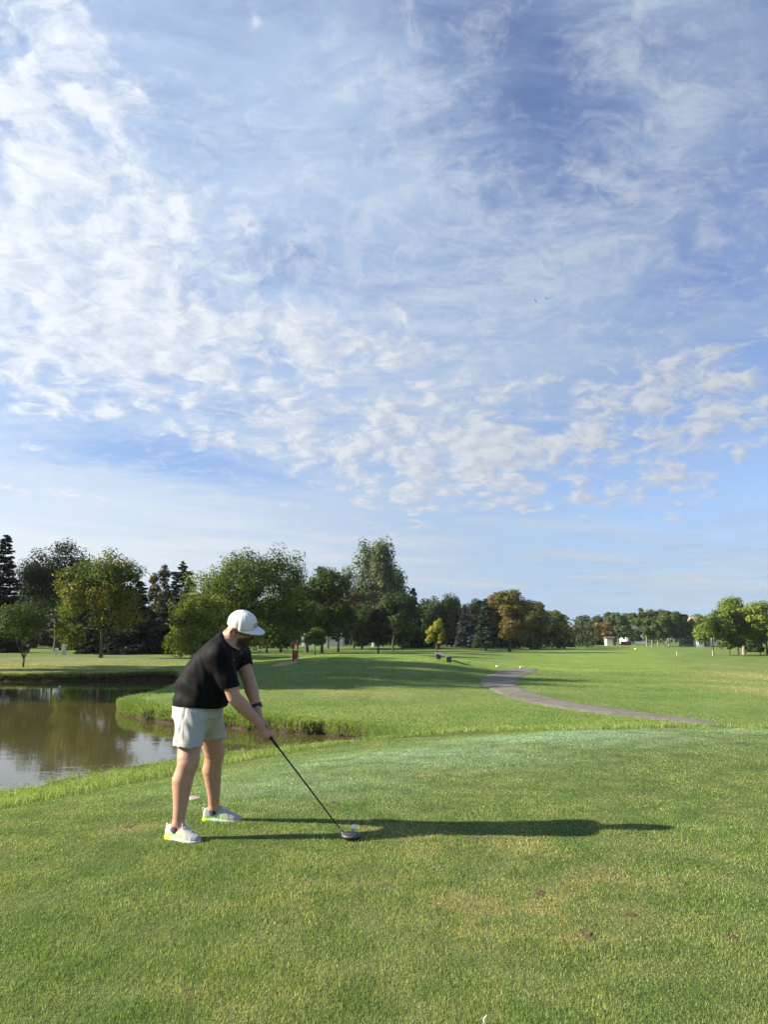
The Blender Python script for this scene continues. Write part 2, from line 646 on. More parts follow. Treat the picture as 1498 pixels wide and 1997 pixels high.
# areas of differently kept grass
FAIR = px_poly([(960, 1303), (1040, 1308), (1180, 1310), (1330, 1308), (1318, 1292), (1290, 1276), (1265, 1266), (1230, 1258), (1120, 1258), (1060, 1266), (1010, 1276), (975, 1288)])
TEE = [(-30, -2)] + px_poly([(-260, 1625), (0, 1577), (220, 1535), (400, 1499), (560, 1469), (700, 1446), (800, 1437), (930, 1425)]) + [(3.0, 12.6), (5.5, 13.2), (9, 13.4), (14, 12.5), (22, 8), (22, -6), (-30, -10)]
TEE2 = [onz(u, v, 0.1)[:2] for u, v in ((585, 1290), (700, 1292), (830, 1292), (900, 1297))] + [(9.5, 55), (3, 57), (-6, 56)]

PATH_L = [(1520, 1421), (1390, 1412), (1300, 1406), (1180, 1394), (1060, 1377), (975, 1356), (935, 1336), (934, 1326), (958, 1313), (978, 1305)]
PATH_R = [(1520, 1409), (1390, 1404), (1300, 1396), (1180, 1379), (1080, 1361), (1018, 1342), (1013, 1331), (1030, 1318), (1050, 1311), (1052, 1305)]


def catmull(p, per):
    p = np.array(p, float)
    p = np.vstack([2 * p[0] - p[1], p, 2 * p[-1] - p[-2]])
    out = []
    for i in range(1, len(p) - 2):
        a, b, c, d = p[i - 1], p[i], p[i + 1], p[i + 2]
        for t in np.linspace(0, 1, per, endpoint=False):
            out.append(0.5 * ((2 * b) + (c - a) * t + (2 * a - 5 * b + 4 * c - d) * t * t + (3 * b - a - 3 * c + d) * t ** 3))
    out.append(p[-2])
    return np.array(out)


_pl = np.array([ground_hit(u, v)[:2] for u, v in PATH_L[1:]])
_pr = np.array([ground_hit(u, v)[:2] for u, v in PATH_R[1:]])
# where the path passes behind the tee its course is carried on at its own width
_c0 = 0.5 * (_pl[1] + _pr[1]); _dir0 = _c0 - 0.5 * (_pl[2] + _pr[2]); _dir0 /= np.linalg.norm(_dir0)
_n0 = np.array([-_dir0[1], _dir0[0]])
_n0 *= np.sign(np.dot(_n0, _pl[1] - _pr[1]))
_ext = []
for t in (30.0, 18.0, 9.0, 4.0):
    c = _c0 + _dir0 * t + np.array([0.0, 0.012]) * t * t
    _ext.append((c + _n0 * 1.15, c - _n0 * 1.15))
_pl = np.vstack([[e[0] for e in _ext], _pl[1:]])
_pr = np.vstack([[e[1] for e in _ext], _pr[1:]])
PATH_A, PATH_B = catmull(_pl, 14), catmull(_pr, 14)
PATH_POLY = [tuple(p) for p in PATH_A] + [tuple(p) for p in PATH_B[::-1]]


def soft(s, wdt):
    """1 inside, 0 outside, over a soft edge"""
    return 1.0 / (1.0 + np.exp(np.clip(s / wdt, -30, 30)))


def blob(x, y, lst):
    out = np.zeros(np.shape(x))
    for cx, cy, rx, ry, k in lst:
        out = np.maximum(out, k * np.exp(-((x - cx) / rx) ** 2 - ((y - cy) / ry) ** 2))
    return out


DRYB = []
for u, v, su, sv, k in ((1470, 1318, 90, 7, 1.0), (1470, 1345, 70, 9, 0.9), (1440, 1330, 60, 6, 0.5), (700, 1352, 130, 10, 0.5), (60, 1305, 200, 8, 0.75), (150, 1290, 180, 7, 0.8),
                        (260, 1300, 160, 6, 0.6), (1400, 1300, 90, 5, 0.5), (560, 1293, 26, 6, 0.0)):
    p = ground_hit(u, v)
    q = ground_hit(u + su, v)
    p2 = ground_hit(u, v + sv)
    DRYB.append((p[0], p[1], abs(q[0] - p[0]), max(0.3, abs(p[1] - p2[1])) * 1.3, k))
for u, v, su, sv, k in ((1000, 1780, 260, 90, 0.55), (860, 1640, 240, 40, 0.35), (1190, 1720, 120, 40, 0.45), (640, 1760, 160, 60, 0.3), (980, 1650, 200, 30, 0.4), (900, 1510, 60, 12, 0.4),
                        (620, 1940, 240, 60, 0.32), (250, 1615, 60, 12, 0.5)):
    p, q, p2 = onz(u, v, 0), onz(u + su, v, 0), onz(u, v + sv, 0)
    DRYB.append((p[0], p[1], abs(q[0] - p[0]), abs(p[1] - p2[1]), k))
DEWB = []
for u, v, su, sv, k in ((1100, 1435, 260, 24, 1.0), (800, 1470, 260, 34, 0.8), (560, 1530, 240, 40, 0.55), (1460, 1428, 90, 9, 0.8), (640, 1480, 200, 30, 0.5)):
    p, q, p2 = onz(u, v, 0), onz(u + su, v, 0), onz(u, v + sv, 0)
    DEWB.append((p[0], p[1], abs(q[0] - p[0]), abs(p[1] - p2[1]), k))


def region(x, y):
    """R fairway, G dry, B dew, A kept tee turf"""
    x, y = np.asarray(x, float), np.asarray(y, float)
    r = np.sqrt(x * x + y * y)
    fair = soft(seg_sdf(x, y, FAIR), np.clip(r * 0.012, 0.25, 3.0))
    tee = soft(seg_sdf(x, y, TEE), 0.05)
    tee2 = soft(seg_sdf(x, y, TEE2), 0.6)
    dry = blob(x, y, DRYB)
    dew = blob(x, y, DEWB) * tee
    return np.stack([np.maximum(fair, tee2 * 0.45), dry, dew, tee], -1)


def build_ground():
    fine = np.arange(-44, 44.001, 0.22)
    left = np.arange(-180, -44, 4.0)
    right = np.arange(46, 180, 4.0)
    ang = np.radians(np.concatenate([left, fine, right]))
    rr = [0.0001, 0.4, 0.8, 1.2, 1.6, 2.0]
    r = 2.0
    while r < 1350:
        if r < 5: r += 0.12
        elif r < 60: r *= 1.0115
        elif r < 260: r *= 1.02
        else: r *= 1.15
        rr.append(r)
    rr = np.array(rr)
    A, Rr = np.meshgrid(ang, rr, indexing='ij')
    X, Y = Rr * np.sin(A), Rr * np.cos(A)
    # pull the vertices nearest the water's edge onto it
    s = pond_sdf(X, Y)
    cell = np.maximum(Rr * 0.0115, 0.05) * 0.62
    near = np.abs(s) < cell
    for _ in range(2):
        idx = np.nonzero(near)
        if not len(idx[0]): break
        x, y = X[idx], Y[idx]
        e = 0.02
        s0 = pond_sdf(x, y)
        gx = (pond_sdf(x + e, y) - pond_sdf(x - e, y)) / (2 * e)
        gy = (pond_sdf(x, y + e) - pond_sdf(x, y - e)) / (2 * e)
        gl = np.maximum(np.hypot(gx, gy), 0.5)
        X[idx] = x - s0 * gx / gl ** 2
        Y[idx] = y - s0 * gy / gl ** 2
    s = pond_sdf(X, Y)
    s = np.where(near, 0.001, s)
    Z = zground(X, Y)
    depth = np.clip(-s / 0.10, 0, 1)
    Z = np.where(s < 0, Z - depth * (Z + 1.7), Z)
    n, m = X.shape
    V = np.stack([X, Y, Z], -1).reshape(-1, 3)
    i, j = np.meshgrid(np.arange(n), np.arange(m - 1), indexing='ij')
    i2 = (i + 1) % n
    F = np.stack([i * m + j, i * m + j + 1, i2 * m + j + 1, i2 * m + j], -1).reshape(-1, 4)
    me = mesh_np('ground', V, F, True)
    vcol(me, 'region', region(V[:, 0], V[:, 1]))
    soil = np.clip((0.02 - s.ravel()) / 0.02, 0, 1)
    vcol(me, 'soil', soil)
    return me


def grass_color(t, pos, reg, soil=None, shade=1.0):
    """colour of the turf from world position and the kept-area masks"""
    rc = t.new('ShaderNodeSeparateColor')
    t.put(rc.inputs[0], reg[0])
    fair, dry, dew = rc.outputs[0], rc.outputs[1], rc.outputs[2]
    tee = reg[3]
    n1 = t.noise(pos, 0.35, 4.0, 0.6)
    n2 = t.noise(pos, 2.6, 5.0, 0.62)
    n3 = t.noise(pos, 11.0, 3.0, 0.6)
    rough_c = t.mix(t.ss(n1, 0.3, 0.7), (0.102, 0.176, 0.042), (0.160, 0.222, 0.064))
    tee_c = t.mix(t.ss(n2, 0.3, 0.7), (0.088, 0.148, 0.042), (0.142, 0.200, 0.066))
    c = t.mix(tee, rough_c, tee_c)
    fair_c = t.mix(t.ss(n1, 0.3, 0.7), (0.138, 0.230, 0.042), (0.180, 0.265, 0.056))
    px_, py_, pz_ = t.xyz(pos)
    stripe = t.ss(t.m('SINE', t.m('ADD', t.m('ADD', t.m('MULTIPLY', px_, 0.62), t.m('MULTIPLY', py_, 0.10)), t.m('MULTIPLY', n1, 1.6))), -0.35, 0.35)
    fair_c = t.mix(t.m('MULTIPLY', stripe, 0.32), fair_c, (0.200, 0.290, 0.062))   # mowing stripes
    c = t.mix(fair, c, fair_c)
    c = t.mix(t.m('MULTIPLY', t.ss(n2, 0.42, 0.72), 0.45), c, (0.172, 0.194, 0.080))
    c = t.mix(t.m('MULTIPLY', t.ss(n3, 0.55, 0.8), 0.35), c, (0.050, 0.090, 0.018))
    dryf = t.m('MULTIPLY', dry, t.ss(t.m('ADD', t.m('MULTIPLY', n2, 0.6), t.m('MULTIPLY', n3, 0.4)), 0.34, 0.62), clamp=True)
    c = t.mix(dryf, c, (0.30, 0.26, 0.115))
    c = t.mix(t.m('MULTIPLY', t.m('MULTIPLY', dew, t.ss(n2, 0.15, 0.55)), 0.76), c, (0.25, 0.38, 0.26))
    return c


def ground_material():
    mt = bpy.data.materials.new('mown_grass')
    mt.use_nodes = True
    t = NT(mt.node_tree)
    pos = t.new('ShaderNodeNewGeometry').outputs['Position']
    reg = t.attr('region')
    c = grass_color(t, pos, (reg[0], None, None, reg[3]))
    # grain of cut leaves
    st = t.new('ShaderNodeMapping')
    st.inputs['Scale'].default_value = (1.0, 0.35, 1.0)
    t.put(st.inputs['Vector'], pos)
    g1 = t.noise(st.outputs[0], 30.0, 5.0, 0.7)
    g2 = t.noise(st.outputs[0], 5.0, 5.0, 0.7)
    g3 = t.noise(st.outputs[0], 0.9, 5.0, 0.65)
    g = t.m('ADD', t.m('ADD', t.m('MULTIPLY', g1, 0.4), t.m('MULTIPLY', g2, 0.35)), t.m('MULTIPLY', g3, 0.25))
    k = t.m('MULTIPLY_ADD', g, 2.6, -0.32)
    c = t.mix(1.0, c, t.comb(k, k, k), 'MULTIPLY')
    # thatch and the shade between the blades, both put into the tee colour
    c = t.mix(t.m('MULTIPLY', reg[3], 0.38), c, (0.055, 0.062, 0.020))
    so = t.attr('soil')[2]
    c = t.mix(so, c, (0.045, 0.032, 0.018))
    b = t.new('ShaderNodeBsdfPrincipled')
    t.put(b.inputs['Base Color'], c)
    b.inputs['Roughness'].default_value = 0.85
    b.inputs['Specular IOR Level'].default_value = 0.04
    t.put(b.inputs['Normal'], t.bump(g, 0.9, 0.10))
    o = t.new('ShaderNodeOutputMaterial')
    t.t.links.new(b.outputs[0], o.inputs[0])
    return mt


MAT_GROUND = ground_material()
ground = link('ground', build_ground(), MAT_GROUND)
tag(ground, 'mown grass of the tee, rough and fairway', 'ground', kind='structure')


# water
def water_material():
    mt = bpy.data.materials.new('pond_water')
    mt.use_nodes = True
    t = NT(mt.node_tree)
    pos = t.new('ShaderNodeNewGeometry').outputs['Position']
    b = t.new('ShaderNodeBsdfPrincipled')
    n = t.noise(pos, 0.25, 3.0, 0.5)
    c = t.mix(n, (0.062, 0.058, 0.020), (0.078, 0.072, 0.026))
    t.put(b.inputs['Base Color'], c)
    b.inputs['Roughness'].default_value = 0.03
    b.inputs['IOR'].default_value = 1.33
    st = t.new('ShaderNodeMapping')
    st.inputs['Scale'].default_value = (1.0, 1.6, 1.0)
    t.put(st.inputs['Vector'], pos)
    rip = t.m('ADD', t.noise(st.outputs[0], 1.6, 3.0, 0.55, 0.4), t.m('MULTIPLY', t.noise(st.outputs[0], 7.0, 2.0, 0.5), 0.22))
    t.put(b.inputs['Normal'], t.bump(rip, 0.022, 0.08))
    o = t.new('ShaderNodeOutputMaterial')
    t.t.links.new(b.outputs[0], o.inputs[0])
    return mt


_wx, _wy = np.meshgrid(np.linspace(-42, 3, 24), np.linspace(6, 46, 24), indexing='ij')
_V = np.stack([_wx, _wy, np.full_like(_wx, WATER_Z)], -1).reshape(-1, 3)
_i, _j = np.meshgrid(np.arange(23), np.arange(23), indexing='ij')
_F = np.stack([_i * 24 + _j, (_i + 1) * 24 + _j, (_i + 1) * 24 + _j + 1, _i * 24 + _j + 1], -1).reshape(-1, 4)
# keep only the sheet over the pond and its banks
_cen = _V[_F].mean(1)
_F = _F[(pond_sdf(_cen[:, 0], _cen[:, 1]) < 1.8)]
_used = np.unique(_F)
_map = np.zeros(len(_V), int); _map[_used] = np.arange(len(_used))
pond = link('pond_water', mesh_np('pond_water', _V[_used], _map[_F]), water_material())
tag(pond, 'still olive brown pond water reflecting the trees', 'water', kind='structure')


# cart path
def path_material(name, c0, c1):
    mt = bpy.data.materials.new(name)
    mt.use_nodes = True
    t = NT(mt.node_tree)
    pos = t.new('ShaderNodeNewGeometry').outputs['Position']
    n = t.noise(pos, 3.0, 6.0, 0.7)
    n2 = t.noise(pos, 45.0, 3.0, 0.7)
    c = t.mix(t.ss(n, 0.3, 0.7), c0, c1)
    c = t.mix(t.m('MULTIPLY', t.ss(n2, 0.45, 0.7), 0.5), c, tuple(q * 1.5 for q in c1))
    ck = t.new('ShaderNodeTexVoronoi', feature='DISTANCE_TO_EDGE')
    t.put(ck.inputs['Vector'], t.vm('ADD', pos, t.vm('SCALE', t.comb(n, n, 0.0), scale=1.4)))
    ck.inputs['Scale'].default_value = 0.55
    c = t.mix(t.m('MULTIPLY', t.ss(ck.outputs['Distance'], 0.03, 0.0), 0.7), c, (0.035, 0.032, 0.022))   # cracks
    st_n = t.noise(pos, 0.6, 5.0, 0.65)
    c = t.mix(t.m('MULTIPLY', t.ss(st_n, 0.48, 0.66), 0.45), c, tuple(q * 0.55 for q in c0))
    b = t.new('ShaderNodeBsdfPrincipled')
    t.put(b.inputs['Base Color'], c)
    b.inputs['Roughness'].default_value = 0.9
    t.put(b.inputs['Normal'], t.bump(n2, 0.6, 0.02))
    o = t.new('ShaderNodeOutputMaterial')
    t.t.links.new(b.outputs[0], o.inputs[0])
    return mt


def ribbon(A, B, lift, k=6, edge=0.10):
    """a sheet between two edge lines laid over the ground, its rims turned down into the turf"""
    V, F = [], []
    n = len(A)
    jj = np.random.default_rng(5)
    for i in range(n):
        wv = B[i] - A[i]
        a = A[i] + wv * jj.normal(0, 0.022)
        b = B[i] + wv * jj.normal(0, 0.022)
        for q in range(k + 1):
            p = a + (b - a) * q / k
            V.append((p[0], p[1], 0.0))
    V = np.array(V)
    V[:, 2] = zground(V[:, 0], V[:, 1]) + lift
    V = V.reshape(n, k + 1, 3)
    V[:, 0, 2] -= lift + 0.03
    V[:, -1, 2] -= lift + 0.03
    V = V.reshape(-1, 3)
    for i in range(n - 1):
        for q in range(k):
            a = i * (k + 1) + q
            F.append((a, a + 1, a + k + 2, a + k + 1))
    return mesh_np('ribbon', V, np.array(F), True)


cart_path = link('cart_path', ribbon(PATH_A, PATH_B, 0.035, 8), path_material('path_asphalt', (0.118, 0.112, 0.082), (0.172, 0.164, 0.124)))
tag(cart_path, 'narrow asphalt cart path curving across the grass', 'path', kind='structure')
_fa = catmull([onY(u, 1250, Y)[:2] for u, Y in ((-500, 63.6), (-100, 64.0), (100, 64.6), (260, 66.0), (420, 70.0))], 12)
_fb = catmull([onY(u, 1250, Y)[:2] for u, Y in ((-500, 66.0), (-100, 66.4), (100, 67.0), (260, 68.4), (420, 72.4))], 12)
far_path = link('path', ribbon(_fa, _fb, 0.03, 4), path_material('path_far', (0.17, 0.15, 0.135), (0.22, 0.20, 0.18)))
tag(far_path, 'pale path beyond the pond', 'path', kind='structure')


# ------------------------------------------------------------------ trees
def leaf_material(name, trans=0.35, rough=0.55):
    mt = bpy.data.materials.new(name)
    mt.use_nodes = True
    t = NT(mt.node_tree)
    c = t.attr('tint')[0]
    b = t.new('ShaderNodeBsdfPrincipled')
    t.put(b.inputs['Base Color'], c)
    b.inputs['Roughness'].default_value = rough
    b.inputs['Specular IOR Level'].default_value = 0.10
    tr = t.new('ShaderNodeBsdfTranslucent')
    t.put(tr.inputs['Color'], t.mix(1.0, c, (1.25, 1.3, 0.6), 'MULTIPLY'))
    mx = t.new('ShaderNodeMixShader')
    mx.inputs[0].default_value = trans
    t.t.links.new(b.outputs[0], mx.inputs[1])
    t.t.links.new(tr.outputs[0], mx.inputs[2])
    o = t.new('ShaderNodeOutputMaterial')
    t.t.links.new(mx.outputs[0], o.inputs[0])
    return mt


MAT_LEAF = leaf_material('leaf')
MAT_NEEDLE = leaf_material('needle', 0.12, 0.6)
MAT_BARK = pmat('bark', (0.085, 0.066, 0.050), 0.95, var=0.45, vscale=6.0, bump=0.03, bscale=14.0)
MAT_BARK_PALE = pmat('bark_pale', (0.26, 0.235, 0.20), 0.95, var=0.35, vscale=5.0, bump=0.03, bscale=14.0)


def unit(v):
    return v / (np.linalg.norm(v, axis=-1, keepdims=True) + 1e-9)


def leaf_cards(P, N, size, g, aspect=0.62):
    """kite-shaped leaf sprays: centre, facing, length"""
    n = len(P)
    t = unit(np.cross(N, unit(g.normal(size=(n, 3)))))
    b = np.cross(N, t)
    s = size[:, None] if np.ndim(size) else size
    k = g.uniform(-0.15, 0.25, (n, 1))
    V = np.stack([P + t * s * 0.55, P + b * s * 0.5 * aspect + t * s * k, P - t * s * 0.5 + N * s * 0.1, P - b * s * 0.5 * aspect + t * s * k], 1)
    F = np.arange(n * 4).reshape(n, 4)
    return V.reshape(-1, 3), F


def vnoise(P, scale, seed):
    """cheap smooth value field for colour patches"""
    g = np.random.default_rng(seed)
    out = np.zeros(len(P))
    for k in range(5):
        d = g.normal(size=3)
        out += np.sin(P @ d * scale * (0.6 + 0.35 * k) + g.uniform(0, 6.28))
    return out / 5.0


def limb(mb, a, b, r0, r1, g, n=5, sag=0.1, sides=6):
    a, b = np.array(a, float), np.array(b, float)
    L = np.linalg.norm(b - a)
    off = g.normal(size=3) * L * 0.07
    pts, rad = [], []
    for t in np.linspace(0, 1, n):
        p = a + (b - a) * t + off * math.sin(math.pi * t) + np.array([0, 0, sag * L * math.sin(math.pi * t) * 0.5])
        pts.append(p)
        rad.append(r0 + (r1 - r0) * t ** 0.8)
    mb.tube(pts, rad, sides)


def broadleaf(H, W, g, lobes=None, clear=0.16, n_leaf=9000, size=0.26, col=(0.05, 0.09, 0.02), var=0.25, autumn=None, amount=0.0,
              clump=0.30, nclump=90, open_=0.0, stems=1, trunk_r=None, upright=0.0, bark=None, density=1.0, seedcol=1):
    """trunk + limbs mesh and crown mesh of a tree H tall, crown half-width W"""
    W = W * 1.16
    n_leaf = int(n_leaf * 1.35)
    col = (col[0] * 1.22, col[1] * 1.20, col[2] * 1.05)
    if lobes is None:
        zc, hz = (clear + 1.0) / 2, (1.0 - clear) / 2
        lobes = [(0, 0, zc, 0.78, 0.78, hz * 0.92)]
        for _ in range(9):
            a, e = g.uniform(0, 2 * math.pi), g.uniform(-0.75, 1.0)
            rr = 0.62 * math.sqrt(max(0.05, 1 - e * e * 0.75))
            q = g.uniform(0.28, 0.44)
            lobes.append((rr * math.cos(a), rr * math.sin(a), zc + e * hz * 0.66, q, q, q * hz * 1.0))
    L = np.array(lobes, float)
    L[:, [0, 1, 3, 4]] *= W
    L[:, [2, 5]] *= H
    vol = (L[:, 3] * L[:, 4] * L[:, 5]) ** (2 / 3.0)
    pick = g.choice(len(L), nclump, p=vol / vol.sum())
    d = unit(g.normal(size=(nclump, 3)))
    rad = np.where(g.uniform(0, 1, (nclump, 1)) < 0.28, g.uniform(0.1, 0.6, (nclump, 1)), g.uniform(0.45, 1.0, (nclump, 1)) ** 0.6)
    C = L[pick, :3] + d * L[pick, 3:] * rad * 0.92
    C[:, 2] = np.maximum(C[:, 2], clear * H * 0.9)
    C[:, 2] = np.minimum(C[:, 2], H * 0.97)
    cr = clump * W * g.uniform(0.55, 1.25, nclump)
    wts = cr ** 2
    k = g.choice(nclump, n_leaf, p=wts / wts.sum())
    dd = unit(g.normal(size=(n_leaf, 3)))
    rr = g.uniform(0, 1, (n_leaf, 1)) ** 0.45
    off = dd * rr * cr[k][:, None] * np.array([1.0, 1.0, 0.78 + upright])
    Pp = C[k] + off
    Pp[:, 2] = np.maximum(Pp[:, 2], 0.02 * H)
    cen = np.array([0, 0, (clear + 0.9) / 2 * H])
    N = unit(unit(Pp - cen) * 0.55 + dd * 0.6 + g.normal(size=(n_leaf, 3)) * 0.42 + np.array([0, 0, 0.25]))
    sz = size * g.uniform(0.45, 1.45, n_leaf)
    V, F = leaf_cards(Pp, N, sz, g)
    base = np.array(col)
    ct = np.exp(g.normal(0, var * 0.6, nclump))[k]
    lt = np.exp(g.normal(0, var, n_leaf))
    rgb = base[None] * (ct * lt)[:, None]
    rgb[:, 0] *= np.exp(g.normal(0, 0.12, n_leaf))
    if autumn is not None:
        f = vnoise(Pp, 2.6 / W, seedcol)
        f = np.clip((f + 0.55 * g.normal(size=n_leaf) * 0.5 + amount - 0.5) * 2.2, 0, 1)[:, None]
        rgb = rgb * (1 - f) + np.array(autumn)[None] * np.exp(g.normal(0, 0.2, (n_leaf, 1))) * f
    me = mesh_np('crown', V, F)
    vcol(me, 'tint', np.repeat(np.clip(rgb, 0.004, 0.8), 4, 0))
    me.materials.append(MAT_LEAF)
    # wood
    tr = (trunk_r or 0.018 * H + 0.03) * 0.72
    mb = MB()
    forks = []
    if stems == 1:
        top = np.array([g.normal(0, 0.04) * W, g.normal(0, 0.04) * W, H * 0.72])
        pts = [np.array([0, 0, -0.25]), np.array([0, 0, 0.02]), np.array([0, 0, 0.10 * H])]
        for t in (0.25, 0.4, 0.55, 0.72):
            pts.append(np.array([top[0] * t + g.normal(0, 0.02) * W, top[1] * t + g.normal(0, 0.02) * W, H * t]))
        mb.tube(pts, [tr * 1.5, tr * 1.35, tr, tr * 0.85, tr * 0.62, tr * 0.4, tr * 0.15], 8)
        forks = [(pts[i], tr * q) for i, q in ((2, 0.6), (3, 0.5), (4, 0.42), (5, 0.3))]
    else:
        mb.tube([(0, 0, -0.2), (0, 0, 0.02), (0.01, 0, clear * H * 0.55)], [tr * 1.3, tr * 1.15, tr], 8)
        for s in range(stems):
            a = 2 * math.pi * s / stems + g.uniform(-0.4, 0.4)
            p0 = np.array([0, 0, clear * H * 0.5])
            p1 = np.array([math.cos(a) * W * 0.25, math.sin(a) * W * 0.25, H * (clear + 0.16)])
            p2 = np.array([math.cos(a) * W * 0.55, math.sin(a) * W * 0.55, H * 0.72])
            mb.tube([p0, p1, p2], [tr * 0.6, tr * 0.45, tr * 0.15], 6)
            forks += [(p1, tr * 0.35), (p1 * 0.5 + p2 * 0.5, tr * 0.25)]
    for c in C[:min(46, nclump)]:
        f = min(forks, key=lambda q: np.linalg.norm(q[0] - c) + (2.0 * H if q[0][2] > c[2] + 0.05 * H else 0))
        limb(mb, f[0], c, f[1], f[1] * 0.12, g, 5, 0.15)
    tm = mb.mesh('trunk', True)
    tm.materials.append(bark or MAT_BARK)
    return tm, me


def conifer(H, W, g, n=7000, size=0.34, col=(0.022, 0.042, 0.028), var=0.25, skirt=0.03, power=0.85, round_=0.0, sparse=0.0, tr=None):
    """boughs in loose whorls, each a drooping spray of needles"""
    n = int(n * 1.9)
    W = W * 1.08
    tr = tr or 0.011 * H + 0.04
    mb = MB()
    mb.tube([(0, 0, -0.25), (0, 0, 0.1 * H), (0, 0, 0.5 * H), (0, 0, 0.97 * H)], [tr * 1.2, tr, tr * 0.55, 0.02], 8)
    nbough = 300
    t = g.uniform(0, 1, nbough) ** 1.25 * 0.985
    prof = (1 - t) ** power
    if round_ > 0:
        prof = ((1 - round_) * prof + round_ * np.sqrt(np.clip(1 - (2 * t - 0.75) ** 2 / 1.6, 0, 1))) * np.minimum(1.0, (1 - t) * 6)
    z0 = H * (skirt + (1 - skirt) * t)
    l = np.maximum(0.10, W * prof * g.uniform(0.62, 1.12, nbough))
    a = g.uniform(0, 2 * math.pi, nbough)
    wt = l ** 1.3 + 0.03
    k = g.choice(nbough, n, p=wt / wt.sum())
    u = g.uniform(0.05, 1.0, n) ** 0.62
    L = l[k]
    lat = g.normal(0, 0.24, n) * L * (1.12 - 0.75 * u)
    rise = (0.30 * (t[k] - 0.30) + g.normal(0, 0.05, nbough)[k]) * L
    zz = z0[k] + rise * u - 0.20 * L * u * (1 - 0.65 * u) - np.abs(g.normal(0, 0.07, n)) * L - 0.15 * np.abs(lat)
    ca, sa = np.cos(a[k]), np.sin(a[k])
    x = L * u
    P = np.stack([x * ca - lat * sa, x * sa + lat * ca, np.maximum(zz, 0.03)], 1)
    sg = np.sign(lat)
    D = unit(np.stack([ca - sg * sa * 0.6, sa + sg * ca * 0.6, np.full(n, -0.15)], 1) + g.normal(0, 0.3, (n, 3)))
    N = unit(np.stack([ca * 0.5, sa * 0.5, np.full(n, 0.6)], 1) + g.normal(0, 0.5, (n, 3)))
    B = unit(np.cross(N, D))
    s = (size * g.uniform(0.6, 1.3, n))[:, None]
    V = np.stack([P + D * s * 0.6, P + B * s * 0.24, P - D * s * 0.5, P - B * s * 0.24], 1).reshape(-1, 3)
    V[:, 2] = np.maximum(V[:, 2], 0.01)
    F = np.arange(n * 4).reshape(n, 4)
    for q in range(0, nbough, 3):
        if l[q] > 0.5:
            c_, s_ = math.cos(a[q]), math.sin(a[q])
            mb.tube([(0, 0, z0[q]), (0.5 * l[q] * c_, 0.5 * l[q] * s_, z0[q] - 0.08 * l[q]), (0.85 * l[q] * c_, 0.85 * l[q] * s_, z0[q] - 0.1 * l[q])],
                    [0.010 * l[q] + 0.010, 0.006 * l[q] + 0.006, 0.004], 4, False)
    rgb = np.array(col)[None] * 1.25 * np.exp(g.normal(0, var, (n, 1))) * np.exp(g.normal(0, 0.22, nbough))[k][:, None]
    me = mesh_np('crown', V, F)
    vcol(me, 'tint', np.repeat(np.clip(rgb, 0.003, 0.8), 4, 0))
    me.materials.append(MAT_NEEDLE)
    tm = mb.mesh('trunk', True)
    tm.materials.append(MAT_BARK)
    return tm, me


def plant(name, label, u, v_base, v_top, half_px, kind, Y=None, cat='tree', group=None, seed=0, yaw=None, **kw):
    """set a tree where the photo shows its foot (or at distance Y where the foot is hidden), sized from its outline"""
    g = np.random.default_rng(seed + 100)
    if Y is None:
        p = ground_hit(u, v_base)
    else:
        p = onY(u, 1250, Y)
        p[2] = float(zground(p[0], p[1]))
    H = onY(u, v_top, p[1])[2] - p[2]
    W = half_px / pxm(p[1])
    res = max(0.10, p[1] / 770.0 * 2.3)                 # leaf sprays a little over two picture cells long
    if kind == 'broad':
        kw.setdefault('size', res)
        tm, cm = broadleaf(H, W, g, **kw)
    else:
        kw.setdefault('size', res * 1.5)
        tm, cm = conifer(H, W, g, **kw)
    e = empty(name, p, label, cat, group, g.uniform(0, 6.28) if yaw is None else yaw)
    link('trunk', tm, None, e)
    link('crown', cm, None, e)
    return e


GT_L, GT_C, GT_F, GT_R = 'trees beyond the pond', 'trees behind the forward tee', 'trees at the far end of the fairway', 'trees along the right of the fairway'
DG, MG, LG = (0.034, 0.058, 0.018), (0.050, 0.085, 0.022), (0.085, 0.130, 0.028)
SPR, BLU = (0.018, 0.034, 0.022), (0.055, 0.082, 0.080)
YEL = (0.34, 0.27, 0.035)
RUST = (0.150, 0.088, 0.036)

# --- beyond the pond
plant('spruce_tree', 'tall dark spruce beside the broad dark linden beyond the pond', -4, 1266, 1040, 48, 'con', Y=92, group=GT_L, seed=1, n=17000, col=(0.016, 0.028, 0.019), power=0.62)
plant('linden_tree', 'broad dark tree with brownish top behind the small crabapple', 108, 1256, 1048, 76, 'broad', Y=98, group=GT_L, seed=2, n_leaf=17000, col=(0.020, 0.030, 0.013), autumn=(0.13, 0.10, 0.035), amount=-0.15, clear=0.12, nclump=110)
plant('crabapple_tree', 'small green crabapple with several stems near the pond edge', 44, 1301, 1163, 66, 'broad', group=GT_L, seed=3, n_leaf=5200, size=0.13, col=(0.048, 0.078, 0.030), stems=4, clear=0.22, nclump=80, clump=0.26, trunk_r=0.085,
      lobes=[(0, 0, 0.62, 0.85, 0.85, 0.26), (0.62, 0, 0.80, 0.36, 0.3, 0.15), (-0.5, 0.1, 0.74, 0.4, 0.5, 0.18), (0.2, -0.4, 0.72, 0.45, 0.4, 0.2), (-0.75, 0, 0.5, 0.3, 0.3, 0.12), (0.8, 0.0, 0.6, 0.25, 0.3, 0.12)], yaw=0.0)
